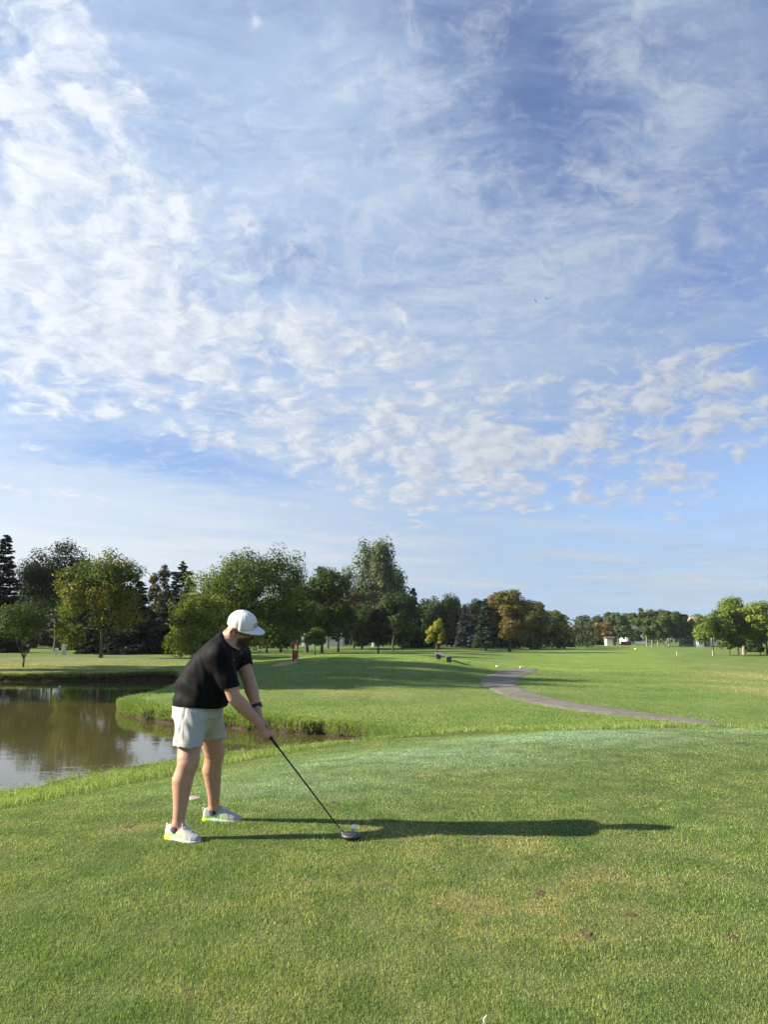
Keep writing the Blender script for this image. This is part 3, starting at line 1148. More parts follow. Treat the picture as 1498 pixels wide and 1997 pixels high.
plant('ash_tree', 'oval ash tree turning yellow on one side beyond the pond', 196, 1283, 1074, 78, 'broad', group=GT_L, seed=4, n_leaf=15000, col=(0.080, 0.110, 0.022), autumn=(0.23, 0.175, 0.04), amount=0.26, clear=0.14, nclump=150, clump=0.24, yaw=0.0, seedcol=3,
      lobes=[(0, 0, 0.60, 0.86, 0.86, 0.36), (0, 0, 0.80, 0.62, 0.62, 0.20), (-0.62, 0, 0.36, 0.42, 0.5, 0.20), (0.55, 0, 0.42, 0.48, 0.5, 0.24), (-0.45, -0.3, 0.68, 0.5, 0.5, 0.2), (0.4, 0.2, 0.72, 0.5, 0.5, 0.2), (-0.72, 0.1, 0.24, 0.26, 0.3, 0.12)])
plant('spruce_tree', 'wide dark spruce with low skirts behind the yellowing ash', 258, 1274, 1120, 62, 'con', Y=84, group=GT_L, seed=5, n=9000, col=(0.013, 0.024, 0.018), power=0.6)
plant('spruce_tree', 'dark spruce with low skirts half hidden by the ash trunk', 190, 1272, 1170, 40, 'con', Y=88, group=GT_L, seed=25, n=5000, col=(0.014, 0.026, 0.018), power=0.6)
plant('pine_tree', 'thin brownish pine showing above the dark spruces', 306, 1262, 1094, 22, 'broad', Y=118, group=GT_L, seed=6, n_leaf=4600, col=(0.075, 0.080, 0.045), clear=0.12, nclump=70, clump=0.34)
plant('fir_tree', 'dark rounded fir standing left of the large spreading maple', 350, 1268, 1091, 34, 'con', Y=104, group=GT_L, seed=7, n=8000, col=(0.020, 0.036, 0.032), round_=0.75)
plant('spruce_tree', 'slim bluish spruce in front of the rounded fir', 322, 1274, 1140, 30, 'con', Y=88, group=GT_L, seed=8, n=6000, col=(0.030, 0.048, 0.042))
plant('spruce_tree', 'dark spruce between the linden and the yellowing ash', 150, 1262, 1130, 40, 'con', Y=110, group=GT_L, seed=31, n=5000, col=(0.013, 0.023, 0.017))
plant('maple_tree', 'large spreading green maple, the biggest crown beyond the pond', 482, 1271, 1062, 112, 'broad', Y=80, group=GT_L, seed=9, n_leaf=27000, col=(0.066, 0.100, 0.022), autumn=(0.16, 0.165, 0.03), amount=0.05, clear=0.02, nclump=260, clump=0.20, yaw=0.0,
      lobes=[(0, 0, 0.56, 0.88, 0.88, 0.40), (0.2, 0, 0.80, 0.60, 0.6, 0.20), (-0.5, 0, 0.62, 0.5, 0.5, 0.25), (0.68, 0, 0.68, 0.36, 0.4, 0.26), (-0.75, 0, 0.40, 0.36, 0.4, 0.22), (0.6, 0, 0.35, 0.45, 0.5, 0.22), (-0.2, -0.5, 0.5, 0.5, 0.4, 0.3), (0.35, -0.3, 0.20, 0.5, 0.45, 0.16), (-0.3, -0.2, 0.18, 0.5, 0.45, 0.15)])
plant('maple_tree', 'pale green bushy maple with branches down to the grass', 398, 1281, 1150, 68, 'broad', group=GT_L, Y=72, seed=10, n_leaf=12000, col=(0.105, 0.140, 0.030), autumn=(0.30, 0.27, 0.04), amount=-0.08, clear=0.02, nclump=150, clump=0.24, yaw=0.0,
      lobes=[(0, 0, 0.52, 0.82, 0.82, 0.42), (-0.5, 0, 0.24, 0.46, 0.5, 0.22), (0.4, 0, 0.22, 0.5, 0.5, 0.20), (-0.1, -0.5, 0.26, 0.6, 0.4, 0.24), (0.05, 0, 0.80, 0.55, 0.55, 0.18), (-0.45, -0.2, 0.55, 0.45, 0.45, 0.22)])
plant('elm_tree', 'dark leafy elm between the large maple and the cottonwood', 628, 1268, 1096, 56, 'broad', Y=96, group=GT_C, seed=11, n_leaf=15000, col=(0.046, 0.072, 0.022), clear=0.05, nclump=110, clump=0.26, trunk_r=0.22)
plant('elm_tree', 'dark elm whose thick trunk stands before the white shed', 598, 1267, 1130, 34, 'broad', Y=103, group=GT_C, seed=12, n_leaf=6500, col=(0.036, 0.058, 0.018), clear=0.20, nclump=60, clump=0.34, trunk_r=0.32)
plant('young_tree', 'young pale green tree in front of the white shed', 614, 1276, 1226, 20, 'broad', Y=86, group=GT_C, seed=13, n_leaf=2200, col=(0.085, 0.120, 0.040), clear=0.28, nclump=30, clump=0.4, trunk_r=0.09)
plant('elm_tree', 'dark elm with bare lower trunk before the shed end', 660, 1267, 1160, 30, 'broad', Y=106, group=GT_C, seed=14, n_leaf=4500, col=(0.040, 0.062, 0.020), clear=0.34, nclump=50, clump=0.36, trunk_r=0.17)
plant('locust_tree', 'brownish autumn tree below the cottonwood', 690, 1262, 1150, 30, 'broad', Y=130, group=GT_C, seed=15, n_leaf=4200, col=(0.060, 0.060, 0.025), autumn=(0.22, 0.14, 0.03), amount=0.15, clear=0.15, nclump=50, clump=0.36)
plant('cottonwood_tree', 'tall grey green cottonwood, the tallest tree behind the forward tee', 730, 1260, 1050, 66, 'broad', Y=150, group=GT_C, seed=16, n_leaf=16000, col=(0.100, 0.128, 0.072), var=0.3, clear=0.14, nclump=120, clump=0.20, upright=0.9, bark=MAT_BARK_PALE, trunk_r=0.55, yaw=0.0,
      lobes=[(0, 0, 0.52, 0.62, 0.6, 0.34), (-0.1, 0, 0.82, 0.42, 0.42, 0.18), (0.5, 0, 0.60, 0.36, 0.4, 0.22), (0.62, 0.1, 0.44, 0.32, 0.3, 0.2), (-0.82, 0, 0.72, 0.14, 0.14, 0.16), (-0.6, 0, 0.48, 0.32, 0.3, 0.24), (0.25, 0, 0.80, 0.28, 0.28, 0.15)])
plant('linden_tree', 'dense dark round linden in front of the cottonwood', 766, 1268, 1141, 40, 'broad', Y=112, group=GT_C, seed=17, n_leaf=10000, col=(0.036, 0.062, 0.020), clear=0.18, nclump=90, clump=0.28, trunk_r=0.2)
plant('cedar_tree', 'small dark cedar in front of the round linden', 738, 1272, 1186, 24, 'broad', Y=96, group=GT_C, seed=18, n_leaf=5200, col=(0.018, 0.032, 0.016), clear=0.10, nclump=60, clump=0.32, trunk_r=0.14)
plant('spruce_tree', 'pointed dark spruce just right of the round linden', 806, 1264, 1146, 24, 'con', Y=138, group=GT_C, seed=19, n=5000, col=(0.016, 0.030, 0.020), power=0.6)
plant('elm_tree', 'upright dark elm behind the small yellow tree', 856, 1266, 1156, 34, 'broad', Y=132, group=GT_C, seed=20, n_leaf=9000, col=(0.042, 0.070, 0.026), clear=0.12, nclump=80, clump=0.28, upright=0.6)
plant('elm_tree', 'dark elm behind the small yellow tree, beside the blue spruce', 890, 1263, 1164, 26, 'broad', Y=150, group=GT_C, seed=21, n_leaf=6000, col=(0.038, 0.060, 0.024), clear=0.12, nclump=60, clump=0.32, upright=0.4, autumn=(0.12, 0.10, 0.03), amount=-0.2)
plant('spruce_tree', 'low bluish spruce left of the small yellow tree', 826, 1262, 1206, 20, 'con', Y=142, group=GT_C, seed=22, n=3500, col=(0.040, 0.058, 0.056))
plant('maple_tree', 'small bright yellow maple standing alone on the grass', 851, 1275, 1204, 18, 'broad', Y=92, group=GT_C, seed=23, n_leaf=3600, size=0.24, col=(0.20, 0.20, 0.035), autumn=(0.30, 0.25, 0.03), amount=0.35, clear=0.20, nclump=46, clump=0.30, trunk_r=0.10)
plant('spruce_tree', 'grey blue spruce left of the neat green spruce', 908, 1262, 1178, 22, 'con', Y=146, group=GT_C, seed=24, n=4500, col=(0.048, 0.066, 0.068))
plant('spruce_tree', 'neat green spruce left of the rust coloured maple', 948, 1268, 1167, 25, 'con', Y=122, group=GT_C, seed=26, n=6500, col=(0.040, 0.064, 0.042), skirt=0.16)
plant('elm_tree', 'dark elm behind the neat green spruce', 936, 1261, 1160, 26, 'broad', Y=165, group=GT_C, seed=27, n_leaf=5000, col=(0.036, 0.052, 0.022), clear=0.12, nclump=50, clump=0.34, autumn=(0.11, 0.08, 0.03), amount=-0.1)
plant('maple_tree', 'rust brown maple at the left edge of the fairway', 994, 1268, 1148, 44, 'broad', Y=122, group=GT_C, seed=28, n_leaf=12000, col=(0.085, 0.085, 0.026), autumn=RUST, amount=0.42, clear=0.16, nclump=100, clump=0.26, trunk_r=0.3)
plant('maple_tree', 'brownish green maple behind the rust brown maple', 1040, 1263, 1165, 30, 'broad', Y=150, group=GT_C, seed=29, n_leaf=7000, col=(0.070, 0.082, 0.028), autumn=(0.17, 0.11, 0.035), amount=0.15, clear=0.16, nclump=70, clump=0.3)
plant('ash_tree', 'yellowish green ash at the left side of the fairway', 1078, 1261, 1181, 26, 'broad', Y=172, group=GT_C, seed=30, n_leaf=6500, col=(0.092, 0.112, 0.034), autumn=(0.22, 0.19, 0.05), amount=0.1, clear=0.12, nclump=60, clump=0.32)
plant('spruce_tree', 'dark conifer beside the parked golf cart', 1104, 1259, 1214, 15, 'con', Y=196, group=GT_C, seed=32, n=2600, col=(0.022, 0.036, 0.024), round_=0.4)

# --- trees filling the wood behind
FILL = [(232, 1132, 34, 120, 'between the ash and the fir'), (372, 1150, 34, 118, 'behind the pale bushy maple'), (432, 1140, 40, 112, 'behind the large maple, towards the fir'), (520, 1150, 40, 96, 'beside the large maple, before the shed gap'), (548, 1110, 46, 104, 'behind the large maple, towards the elm'),
        (580, 1118, 36, 124, 'behind the thick elm trunk'), (640, 1130, 40, 132, 'behind the white shed end'), (706, 1165, 34, 126, 'under the cottonwood'), (785, 1160, 34, 128, 'behind the round linden'),
        (830, 1172, 32, 150, 'behind the low bluish spruce'), (872, 1175, 34, 160, 'behind the yellow maple'), (918, 1178, 30, 158, 'behind the grey blue spruce'), (962, 1180, 30, 150, 'behind the neat green spruce'),
        (1014, 1172, 34, 160, 'behind the rust maple'), (1056, 1186, 30, 168, 'behind the yellowish ash'), (60, 1130, 46, 125, 'behind the crabapple'), (1476, 1190, 44, 130, 'behind the honey locusts'), (1345, 1215, 30, 245, 'behind the dark spruce')]
for k, (u, vt, hp, Y, wh) in enumerate(FILL):
    plant('elm_tree', 'dark green background tree ' + wh, u, 1264, vt, hp, 'broad', Y=Y, group='background trees', seed=300 + k, n_leaf=5200, col=((0.034, 0.056, 0.020), (0.046, 0.066, 0.022), (0.030, 0.046, 0.018))[k % 3], clear=0.02, nclump=80, clump=0.32, trunk_r=0.2)

# --- far end of the fairway
plant('willow_tree', 'pale green tree behind the dark conifer at the fairway end', 1122, 1257, 1215, 16, 'broad', Y=250, group=GT_F, seed=40, n_leaf=2200, col=(0.100, 0.120, 0.060), clear=0.05, nclump=30, clump=0.4)
plant('spruce_tree', 'grey blue spruce at the far end of the fairway', 1140, 1257, 1210, 15, 'con', Y=236, group=GT_F, seed=41, n=2600, col=(0.060, 0.080, 0.082))
plant('elm_tree', 'dark green elm behind the grey blue spruce', 1160, 1256, 1195, 30, 'broad', Y=270, group=GT_F, seed=42, n_leaf=5000, col=(0.050, 0.076, 0.040), clear=0.05, nclump=60, clump=0.3)
plant('maple_tree', 'small orange maple at the far end of the fairway', 1175, 1257, 1215, 22, 'broad', Y=238, group=GT_F, seed=43, n_leaf=3200, col=(0.13, 0.10, 0.035), autumn=(0.26, 0.15, 0.04), amount=0.4, clear=0.12, nclump=40, clump=0.36)
plant('elm_tree', 'tall green elm between the orange maple and the grove', 1208, 1257, 1190, 28, 'broad', Y=250, group=GT_F, seed=44, n_leaf=5600, col=(0.050, 0.080, 0.036), clear=0.10, nclump=70, clump=0.26)
plant('elm_tree', 'dark tree in the gap left of the grove', 1236, 1257, 1226, 14, 'broad', Y=262, group=GT_F, seed=45, n_leaf=1500, col=(0.042, 0.062, 0.034), clear=0.05, nclump=24, clump=0.42)
for k, (u, vt, hp, Y, lab) in enumerate(((1262, 1186, 26, 205, 'green tree at the left end of the grove'), (1284, 1184, 26, 212, 'brownish topped tree in the middle of the grove'),
                                         (1306, 1189, 26, 200, 'green tree with pale trunks in the grove'), (1326, 1194, 22, 214, 'dark green tree at the right end of the grove'))):
    plant('ash_tree', lab, u, 1262, vt, hp, 'broad', Y=Y, group=GT_F, seed=50 + k, n_leaf=6000, col=(0.058, 0.088, 0.030) if k != 3 else (0.036, 0.058, 0.024), autumn=(0.16, 0.12, 0.045), amount=(-0.1, 0.1, -0.2, -0.3)[k], clear=0.16, nclump=66, clump=0.3, bark=MAT_BARK_PALE, trunk_r=0.22)
for k, u in enumerate((1295, 1272)):
    plant('ash_tree', ('slim pale trunked tree at the front of the grove', 'slim pale trunked tree set back in the grove')[k], u, 1263, 1204, 16, 'broad', Y=198, group=GT_F, seed=56 + k, n_leaf=2600, col=(0.062, 0.094, 0.032), clear=0.26, nclump=36, clump=0.36, bark=MAT_BARK_PALE, trunk_r=0.17)
plant('spruce_tree', 'dark spruce right of the grove', 1352, 1262, 1206, 24, 'con', Y=222, group=GT_F, seed=58, n=4000, col=(0.024, 0.042, 0.028), round_=0.4)
plant('elm_tree', 'dull green tree behind the dark spruce by the house', 1362, 1261, 1199, 20, 'broad', Y=250, group=GT_F, seed=59, n_leaf=3400, col=(0.055, 0.080, 0.042), clear=0.05, nclump=44, clump=0.34)

# --- right of the fairway
LOC = (0.135, 0.185, 0.040)
plant('locust_tree', 'honey locust standing at the fairway edge, before the beige house', 1392, 1279, 1190, 34, 'broad', group=GT_R, seed=60, n_leaf=5600, col=(0.090, 0.130, 0.030), clear=0.30, nclump=64, clump=0.30, trunk_r=0.14, bark=MAT_BARK_PALE)
plant('young_tree', 'small drooping tree beside the honey locust trunk', 1423, 1278, 1228, 24, 'broad', Y=104, group=GT_R, seed=61, n_leaf=2400, col=(0.070, 0.105, 0.026), clear=0.20, nclump=36, clump=0.36, trunk_r=0.06)
plant('locust_tree', 'large yellow green honey locust with thick pale trunk', 1450, 1275, 1167, 56, 'broad', Y=110, group=GT_R, seed=62, n_leaf=11000, col=LOC, clear=0.24, nclump=110, clump=0.24, trunk_r=0.28, bark=MAT_BARK_PALE)
plant('locust_tree', 'dark trunked honey locust beside the thick pale trunk', 1439, 1276, 1180, 30, 'broad', Y=106, group=GT_R, seed=63, n_leaf=4500, col=(0.095, 0.135, 0.030), clear=0.28, nclump=50, clump=0.34, trunk_r=0.16)
plant('locust_tree', 'honey locust at the right end of the row', 1496, 1276, 1172, 40, 'broad', Y=106, group=GT_R, seed=64, n_leaf=8000, col=LOC, clear=0.26, nclump=80, clump=0.28, trunk_r=0.2)
plant('young_tree', 'slim tree between the honey locusts', 1482, 1276, 1215, 20, 'broad', Y=107, group=GT_R, seed=65, n_leaf=2200, col=(0.085, 0.120, 0.030), clear=0.25, nclump=30, clump=0.38, trunk_r=0.07)
plant('locust_tree', 'honey locust beyond the end of the row, outermost', 1590, 1276, 1166, 56, 'broad', Y=104, group=GT_R, seed=66, n_leaf=6000, col=LOC, clear=0.26, nclump=70, clump=0.3)

# --- trees left of the pond that shade the peninsula and the mound
for k, (x, y, h, wd) in enumerate(((-27.5, 30.0, 16.5, 4.4), (-28.0, 34.0, 18.5, 5.0), (-27.5, 38.5, 17.0, 4.8), (-31.0, 43.5, 16.0, 4.6))):
    g = np.random.default_rng(900 + k)
    tm, cm = broadleaf(h, wd, g, n_leaf=12000, size=0.34, col=MG, clear=0.18, nclump=90, clump=0.27)
    e = empty('maple_tree', (x, y, float(zground(np.array(x), np.array(y)))), 'tall green maple on the side bank of the pond, casting shade over the water', 'tree', 'maples on the side bank of the pond', g.uniform(0, 6))
    link('trunk', tm, None, e)
    link('crown', cm, None, e)


# --- woods that close the view behind the single trees
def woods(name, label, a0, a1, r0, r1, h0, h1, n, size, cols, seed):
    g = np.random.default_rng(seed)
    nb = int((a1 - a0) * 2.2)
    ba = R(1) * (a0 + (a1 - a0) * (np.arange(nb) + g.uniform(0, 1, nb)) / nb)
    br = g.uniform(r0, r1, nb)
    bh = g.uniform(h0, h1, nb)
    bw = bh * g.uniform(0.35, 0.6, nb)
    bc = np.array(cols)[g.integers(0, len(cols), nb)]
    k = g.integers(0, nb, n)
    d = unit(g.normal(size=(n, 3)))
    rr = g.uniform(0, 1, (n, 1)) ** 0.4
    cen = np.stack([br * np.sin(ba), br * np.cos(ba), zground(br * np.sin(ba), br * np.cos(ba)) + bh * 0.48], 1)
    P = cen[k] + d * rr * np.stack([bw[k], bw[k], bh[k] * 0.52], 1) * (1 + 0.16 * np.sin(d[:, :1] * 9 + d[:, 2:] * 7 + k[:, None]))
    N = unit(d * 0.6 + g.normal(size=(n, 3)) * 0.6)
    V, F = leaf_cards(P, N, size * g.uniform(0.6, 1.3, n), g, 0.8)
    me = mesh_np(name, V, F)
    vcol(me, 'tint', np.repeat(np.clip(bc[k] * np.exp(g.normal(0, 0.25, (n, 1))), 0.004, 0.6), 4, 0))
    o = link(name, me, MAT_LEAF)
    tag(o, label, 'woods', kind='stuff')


woods('distant_woods', 'far woods closing the view behind the trees beyond the pond', -40, 15, 185, 235, 5.0, 9.5, 26000, 0.75, [(0.030, 0.048, 0.020), (0.045, 0.066, 0.024), (0.024, 0.038, 0.018), (0.055, 0.060, 0.026)], 71)
woods('distant_woods', 'far woods beyond the end of the fairway', 13, 42, 330, 400, 6.0, 10.0, 14000, 1.1, [(0.042, 0.062, 0.030), (0.055, 0.075, 0.034), (0.035, 0.052, 0.028)], 72)
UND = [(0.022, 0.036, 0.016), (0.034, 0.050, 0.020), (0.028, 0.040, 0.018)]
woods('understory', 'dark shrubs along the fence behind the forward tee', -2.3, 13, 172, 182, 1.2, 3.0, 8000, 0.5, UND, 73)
woods('understory', 'dark undergrowth added for the deep shade beneath the trees beyond the pond', -27, -7.0, 132, 148, 2.2, 4.6, 14000, 0.45, UND, 74)  # dark leaf band put in to stand for the shade under the crowns
woods('understory', 'dark undergrowth added for the deep shade beneath the elms and spruces behind the forward tee', -2.0, 11.5, 150, 166, 1.6, 3.4, 11000, 0.45, UND, 75)  # likewise added as a dark mass where shade lies below the crowns
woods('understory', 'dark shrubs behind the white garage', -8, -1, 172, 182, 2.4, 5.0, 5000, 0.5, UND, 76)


# ------------------------------------------------------------------ implicit surfaces for the figure
def nets(sdf, lo, hi, h):
    """surface of sdf < 0 on a regular grid (surface nets), evaluated only near the surface"""
    lo, hi = np.array(lo, float), np.array(hi, float)
    q = 4
    n = (np.ceil((hi - lo) / (h * q)).astype(int) + 1)
    N = n * q + 1
    ax = [lo[i] + np.arange(n[i] + 1) * h * q for i in range(3)]
    G = np.stack(np.meshgrid(*ax, indexing='ij'), -1)
    cv = sdf(G.reshape(-1, 3)).reshape(G.shape[:3])
    vals = np.repeat(np.repeat(np.repeat(cv, q, 0), q, 1), q, 2)[:N[0], :N[1], :N[2]].astype(np.float32)
    lim = h * q * 1.9
    nearc = np.zeros(n, bool)
    for a in (0, 1):
        for b in (0, 1):
            for c in (0, 1):
                nearc |= np.abs(cv[a:n[0] + a, b:n[1] + b, c:n[2] + c]) < lim
    need = np.zeros(N, bool)
    fine = np.repeat(np.repeat(np.repeat(nearc, q, 0), q, 1), q, 2)
    for a in (0, 1):
        for b in (0, 1):
            for c in (0, 1):
                need[a:a + fine.shape[0], b:b + fine.shape[1], c:c + fine.shape[2]] |= fine
    idx = np.nonzero(need)
    P = np.stack(idx, 1) * h + lo
    out = np.empty(len(P), np.float32)
    for i in range(0, len(P), 200000):
        out[i:i + 200000] = sdf(P[i:i + 200000])
    vals[idx] = out
    ins = vals < 0
    s = np.zeros(tuple(N - 1), np.int8)
    for a in (0, 1):
        for b in (0, 1):
            for c in (0, 1):
                s += ins[a:N[0] - 1 + a, b:N[1] - 1 + b, c:N[2] - 1 + c]
    act = np.nonzero((s > 0) & (s < 8))
    A = np.stack(act, 1)
    ids = np.full(tuple(N - 1), -1, np.int32)
    ids[act] = np.arange(len(A))
    acc, cnt = np.zeros((len(A), 3)), np.zeros(len(A))
    cor = [(a, b, c) for a in (0, 1) for b in (0, 1) for c in (0, 1)]
    for i, ca in enumerate(cor):
        for cb in cor[i + 1:]:
            if sum(abs(p - r) for p, r in zip(ca, cb)) != 1:
                continue
            va = vals[act[0] + ca[0], act[1] + ca[1], act[2] + ca[2]]
            vb = vals[act[0] + cb[0], act[1] + cb[1], act[2] + cb[2]]
            m = (va < 0) != (vb < 0)
            t = np.where(m, va / np.where(va == vb, 1, va - vb), 0)
            acc[m] += (np.array(ca) + t[:, None] * (np.array(cb) - np.array(ca)))[m]
            cnt[m] += 1
    V = lo + (A + acc / cnt[:, None]) * h
    F = []
    for d in range(3):
        e1, e2 = [(1, 2), (2, 0), (0, 1)][d]
        sl0 = [slice(None)] * 3; sl1 = [slice(None)] * 3
        sl0[d] = slice(0, N[d] - 1); sl1[d] = slice(1, N[d])
        for e in (e1, e2):
            sl0[e] = slice(1, N[e] - 1); sl1[e] = slice(1, N[e] - 1)
        a, b = ins[tuple(sl0)], ins[tuple(sl1)]
        for flip, m in ((False, a & ~b), (True, ~a & b)):
            k = np.stack(np.nonzero(m), 1)
            if not len(k):
                continue
            k[:, e1] += 1; k[:, e2] += 1
            o1, o2 = np.zeros(3, int), np.zeros(3, int)
            o1[e1] = 1; o2[e2] = 1
            quad = [k - o1 - o2, k - o2, k, k - o1]
            f = np.stack([ids[p[:, 0], p[:, 1], p[:, 2]] for p in quad], 1)
            F.append(f[:, ::-1] if flip else f)
    return V, np.concatenate(F)


def relax(V, F, it=1, k=0.5):
    """light smoothing of a net"""
    for _ in range(it):
        acc, cnt = np.zeros_like(V), np.zeros(len(V))
        for a, b in ((0, 1), (1, 2), (2, 3), (3, 0)):
            np.add.at(acc, F[:, a], V[F[:, b]]); np.add.at(cnt, F[:, a], 1)
            np.add.at(acc, F[:, b], V[F[:, a]]); np.add.at(cnt, F[:, b], 1)
        V = V + k * (acc / cnt[:, None] - V)
    return V


def cone(p, a, b, ra, rb):
    """capsule with two radii"""
    a, b = np.asarray(a, float), np.asarray(b, float)
    d = b - a
    t = np.clip((p - a) @ d / (d @ d), 0, 1)
    return np.linalg.norm(p - a - t[:, None] * d, axis=1) - (ra + (rb - ra) * t)


def chain(p, pts, rad, k=0.0):
    out = None
    for i in range(len(pts) - 1):
        c = cone(p, pts[i], pts[i + 1], rad[i], rad[i + 1])
        out = c if out is None else (np.minimum(out, c) if k == 0 else smin(out, c, k))
    return out


def ell(p, c, M, r):
    """ellipsoid, M rows are its axes"""
    q = (p - np.asarray(c)) @ np.asarray(M).T
    r = np.asarray(r) * (HSC if M is HM else 1.0)
    k0 = np.linalg.norm(q / r, axis=1)
    k1 = np.linalg.norm(q / (r * r), axis=1) + 1e-9
    return k0 * (k0 - 1.0) / k1


def smin(a, b, k):
    h = np.clip(k - np.abs(a - b), 0, None) / k
    return np.minimum(a, b) - h * h * k * 0.25


def smax(a, b, k):
    return -smin(-a, -b, k)


def loft(p, C, side, a, b, pw=2.0):
    """sheared stack of elliptical sections along the line from the first to the last of C"""
    C = np.asarray(C, float)
    ax = unit(C[-1] - C[0])
    S = unit(side - ax * (ax @ side))
    Fw = np.cross(S, ax)
    tc = (C - C[0]) @ ax
    t = (p - C[0]) @ ax
    tk = np.clip(t, tc[0], tc[-1])
    tq = np.linspace(tc[0], tc[-1], 60)
    kern = np.array([1, 2, 3, 4, 3, 2, 1]) / 16.0

    def sm(v):
        y = np.interp(tq, tc, v)
        y = np.convolve(np.pad(y, 3, mode='edge'), kern, 'valid')
        return np.interp(tk, tq, y)
    cs, cf = sm((C - C[0]) @ S), sm((C - C[0]) @ Fw)
    aa, bb = sm(a), sm(b)
    r = p - C[0]
    u, v = r @ S - cs, r @ Fw - cf
    k = (np.abs(u / aa) ** pw + np.abs(v / bb) ** pw) ** (1 / pw)
    d = (k - 1) * np.minimum(aa, bb)
    over = np.abs(t - tk)
    return np.where(over > 0, np.sqrt(np.maximum(d, 0) ** 2 + over ** 2), d)


_wg = np.random.default_rng(11)
_wd = [(_wg.normal(size=3), _wg.uniform(0, 6.28)) for _ in range(7)]


def wrinkle(p, sc, squash=(1, 1, 1)):
    out = np.zeros(len(p))
    q = p * np.array(squash)
    for i, (d, ph) in enumerate(_wd):
        out += np.sin(q @ d * sc * (0.7 + 0.25 * i) + ph + 1.5 * np.sin(q @ _wd[(i + 3) % 7][0] * sc * 0.5))
    return out / 7.0


# ---- frame of the player: faces F, target line T
FX = np.array([0.966, -0.259, 0.0])
TX = np.array([0.259, 0.966, 0.0])
ZX = np.array([0.0, 0.0, 1.0])
J = {k: onY(*v) for k, v in dict(
    RA=(347, 1604, 5.70), RK=(366, 1488, 5.71), RH=(374, 1400, 5.84),
    LA=(417, 1573, 6.25), LK=(418, 1470, 6.15), LH=(402, 1397, 6.03),
    RS=(428, 1277, 5.73), RE=(456, 1360, 5.76), RW=(507, 1413, 5.86),
    LS=(466, 1272, 6.07), LE=(486, 1330, 6.03), LW=(501, 1383, 5.955),
    NB=(447, 1245, 5.90), CH=(471, 1227, 5.90), PV=(385, 1385, 5.93)).items()}
HOSEL = onY(667.5, 1622, 5.715)
BUTT = onY(500, 1402, 5.935)
GX = unit(HOSEL - BUTT)
EUP = unit(ZX - GX * GX[2])
ECAM = np.cross(EUP, GX)
if ECAM @ TX > 0:
    ECAM = -ECAM
GR = BUTT + GX * 0.135          # middle of the right hand on the grip
GL = BUTT + GX * 0.055
HD, HROLL = R(15), R(20)      # the head nods down and leans to the near side
HF = FX * math.cos(HD) - ZX * math.sin(HD)
HU0 = FX * math.sin(HD) + ZX * math.cos(HD)
HS0 = np.cross(HU0, HF)
HU = HU0 * math.cos(HROLL) - HS0 * math.sin(HROLL)
HS = np.cross(HU, HF)
HM = np.stack([HF, HS, HU])


HSC = 0.925                     # size of the head


def hl(f, s, u):
    return J['CH'] + (HF * f + HS * s + HU * u) * HSC


def hand(p, G, side, wrist):
    """side = direction from the grip to the palm"""
    s = side
    palm = chain(p, [wrist, G + s * 0.030 - EUP * 0.004 - GX * 0.022, G + s * 0.033 - EUP * 0.006 + GX * 0.012], [0.030, 0.030, 0.026])
    palm = smin(palm, ell(p, G + s * 0.030 - EUP * 0.004, np.stack([GX, EUP, np.cross(GX, EUP)]), (0.046, 0.029, 0.017)), 0.02)
    out = palm
    for i in range(4):
        o = GX * (0.034 - 0.0205 * i)
        L = (0.95, 1.0, 0.97, 0.86)[i]
        k0 = G + o + s * 0.034 - EUP * 0.020
        k1 = G + o + s * 0.021 * L - EUP * 0.040 * L + GX * 0.004
        k2 = G + o - s * 0.010 * L - EUP * 0.034 * L + GX * 0.006
        k3 = G + o - s * 0.026 * L - EUP * 0.012 + GX * 0.006
        k4 = G + o - s * 0.026 * L + EUP * 0.010 + GX * 0.004
        f = chain(p, [k0, k1, k2, k3, k4], [0.0110, 0.0105, 0.0095, 0.0088, 0.0078])
        out = smin(out, f, 0.0035)
    th = chain(p, [G + s * 0.028 + EUP * 0.012 - GX * 0.015, G + s * 0.020 + EUP * 0.025 + GX * 0.022, G + s * 0.004 + EUP * 0.026 + GX * 0.058], [0.016, 0.012, 0.009])
    return smin(out, th, 0.012)


RPW = J['RW']
LPW = J['LW']


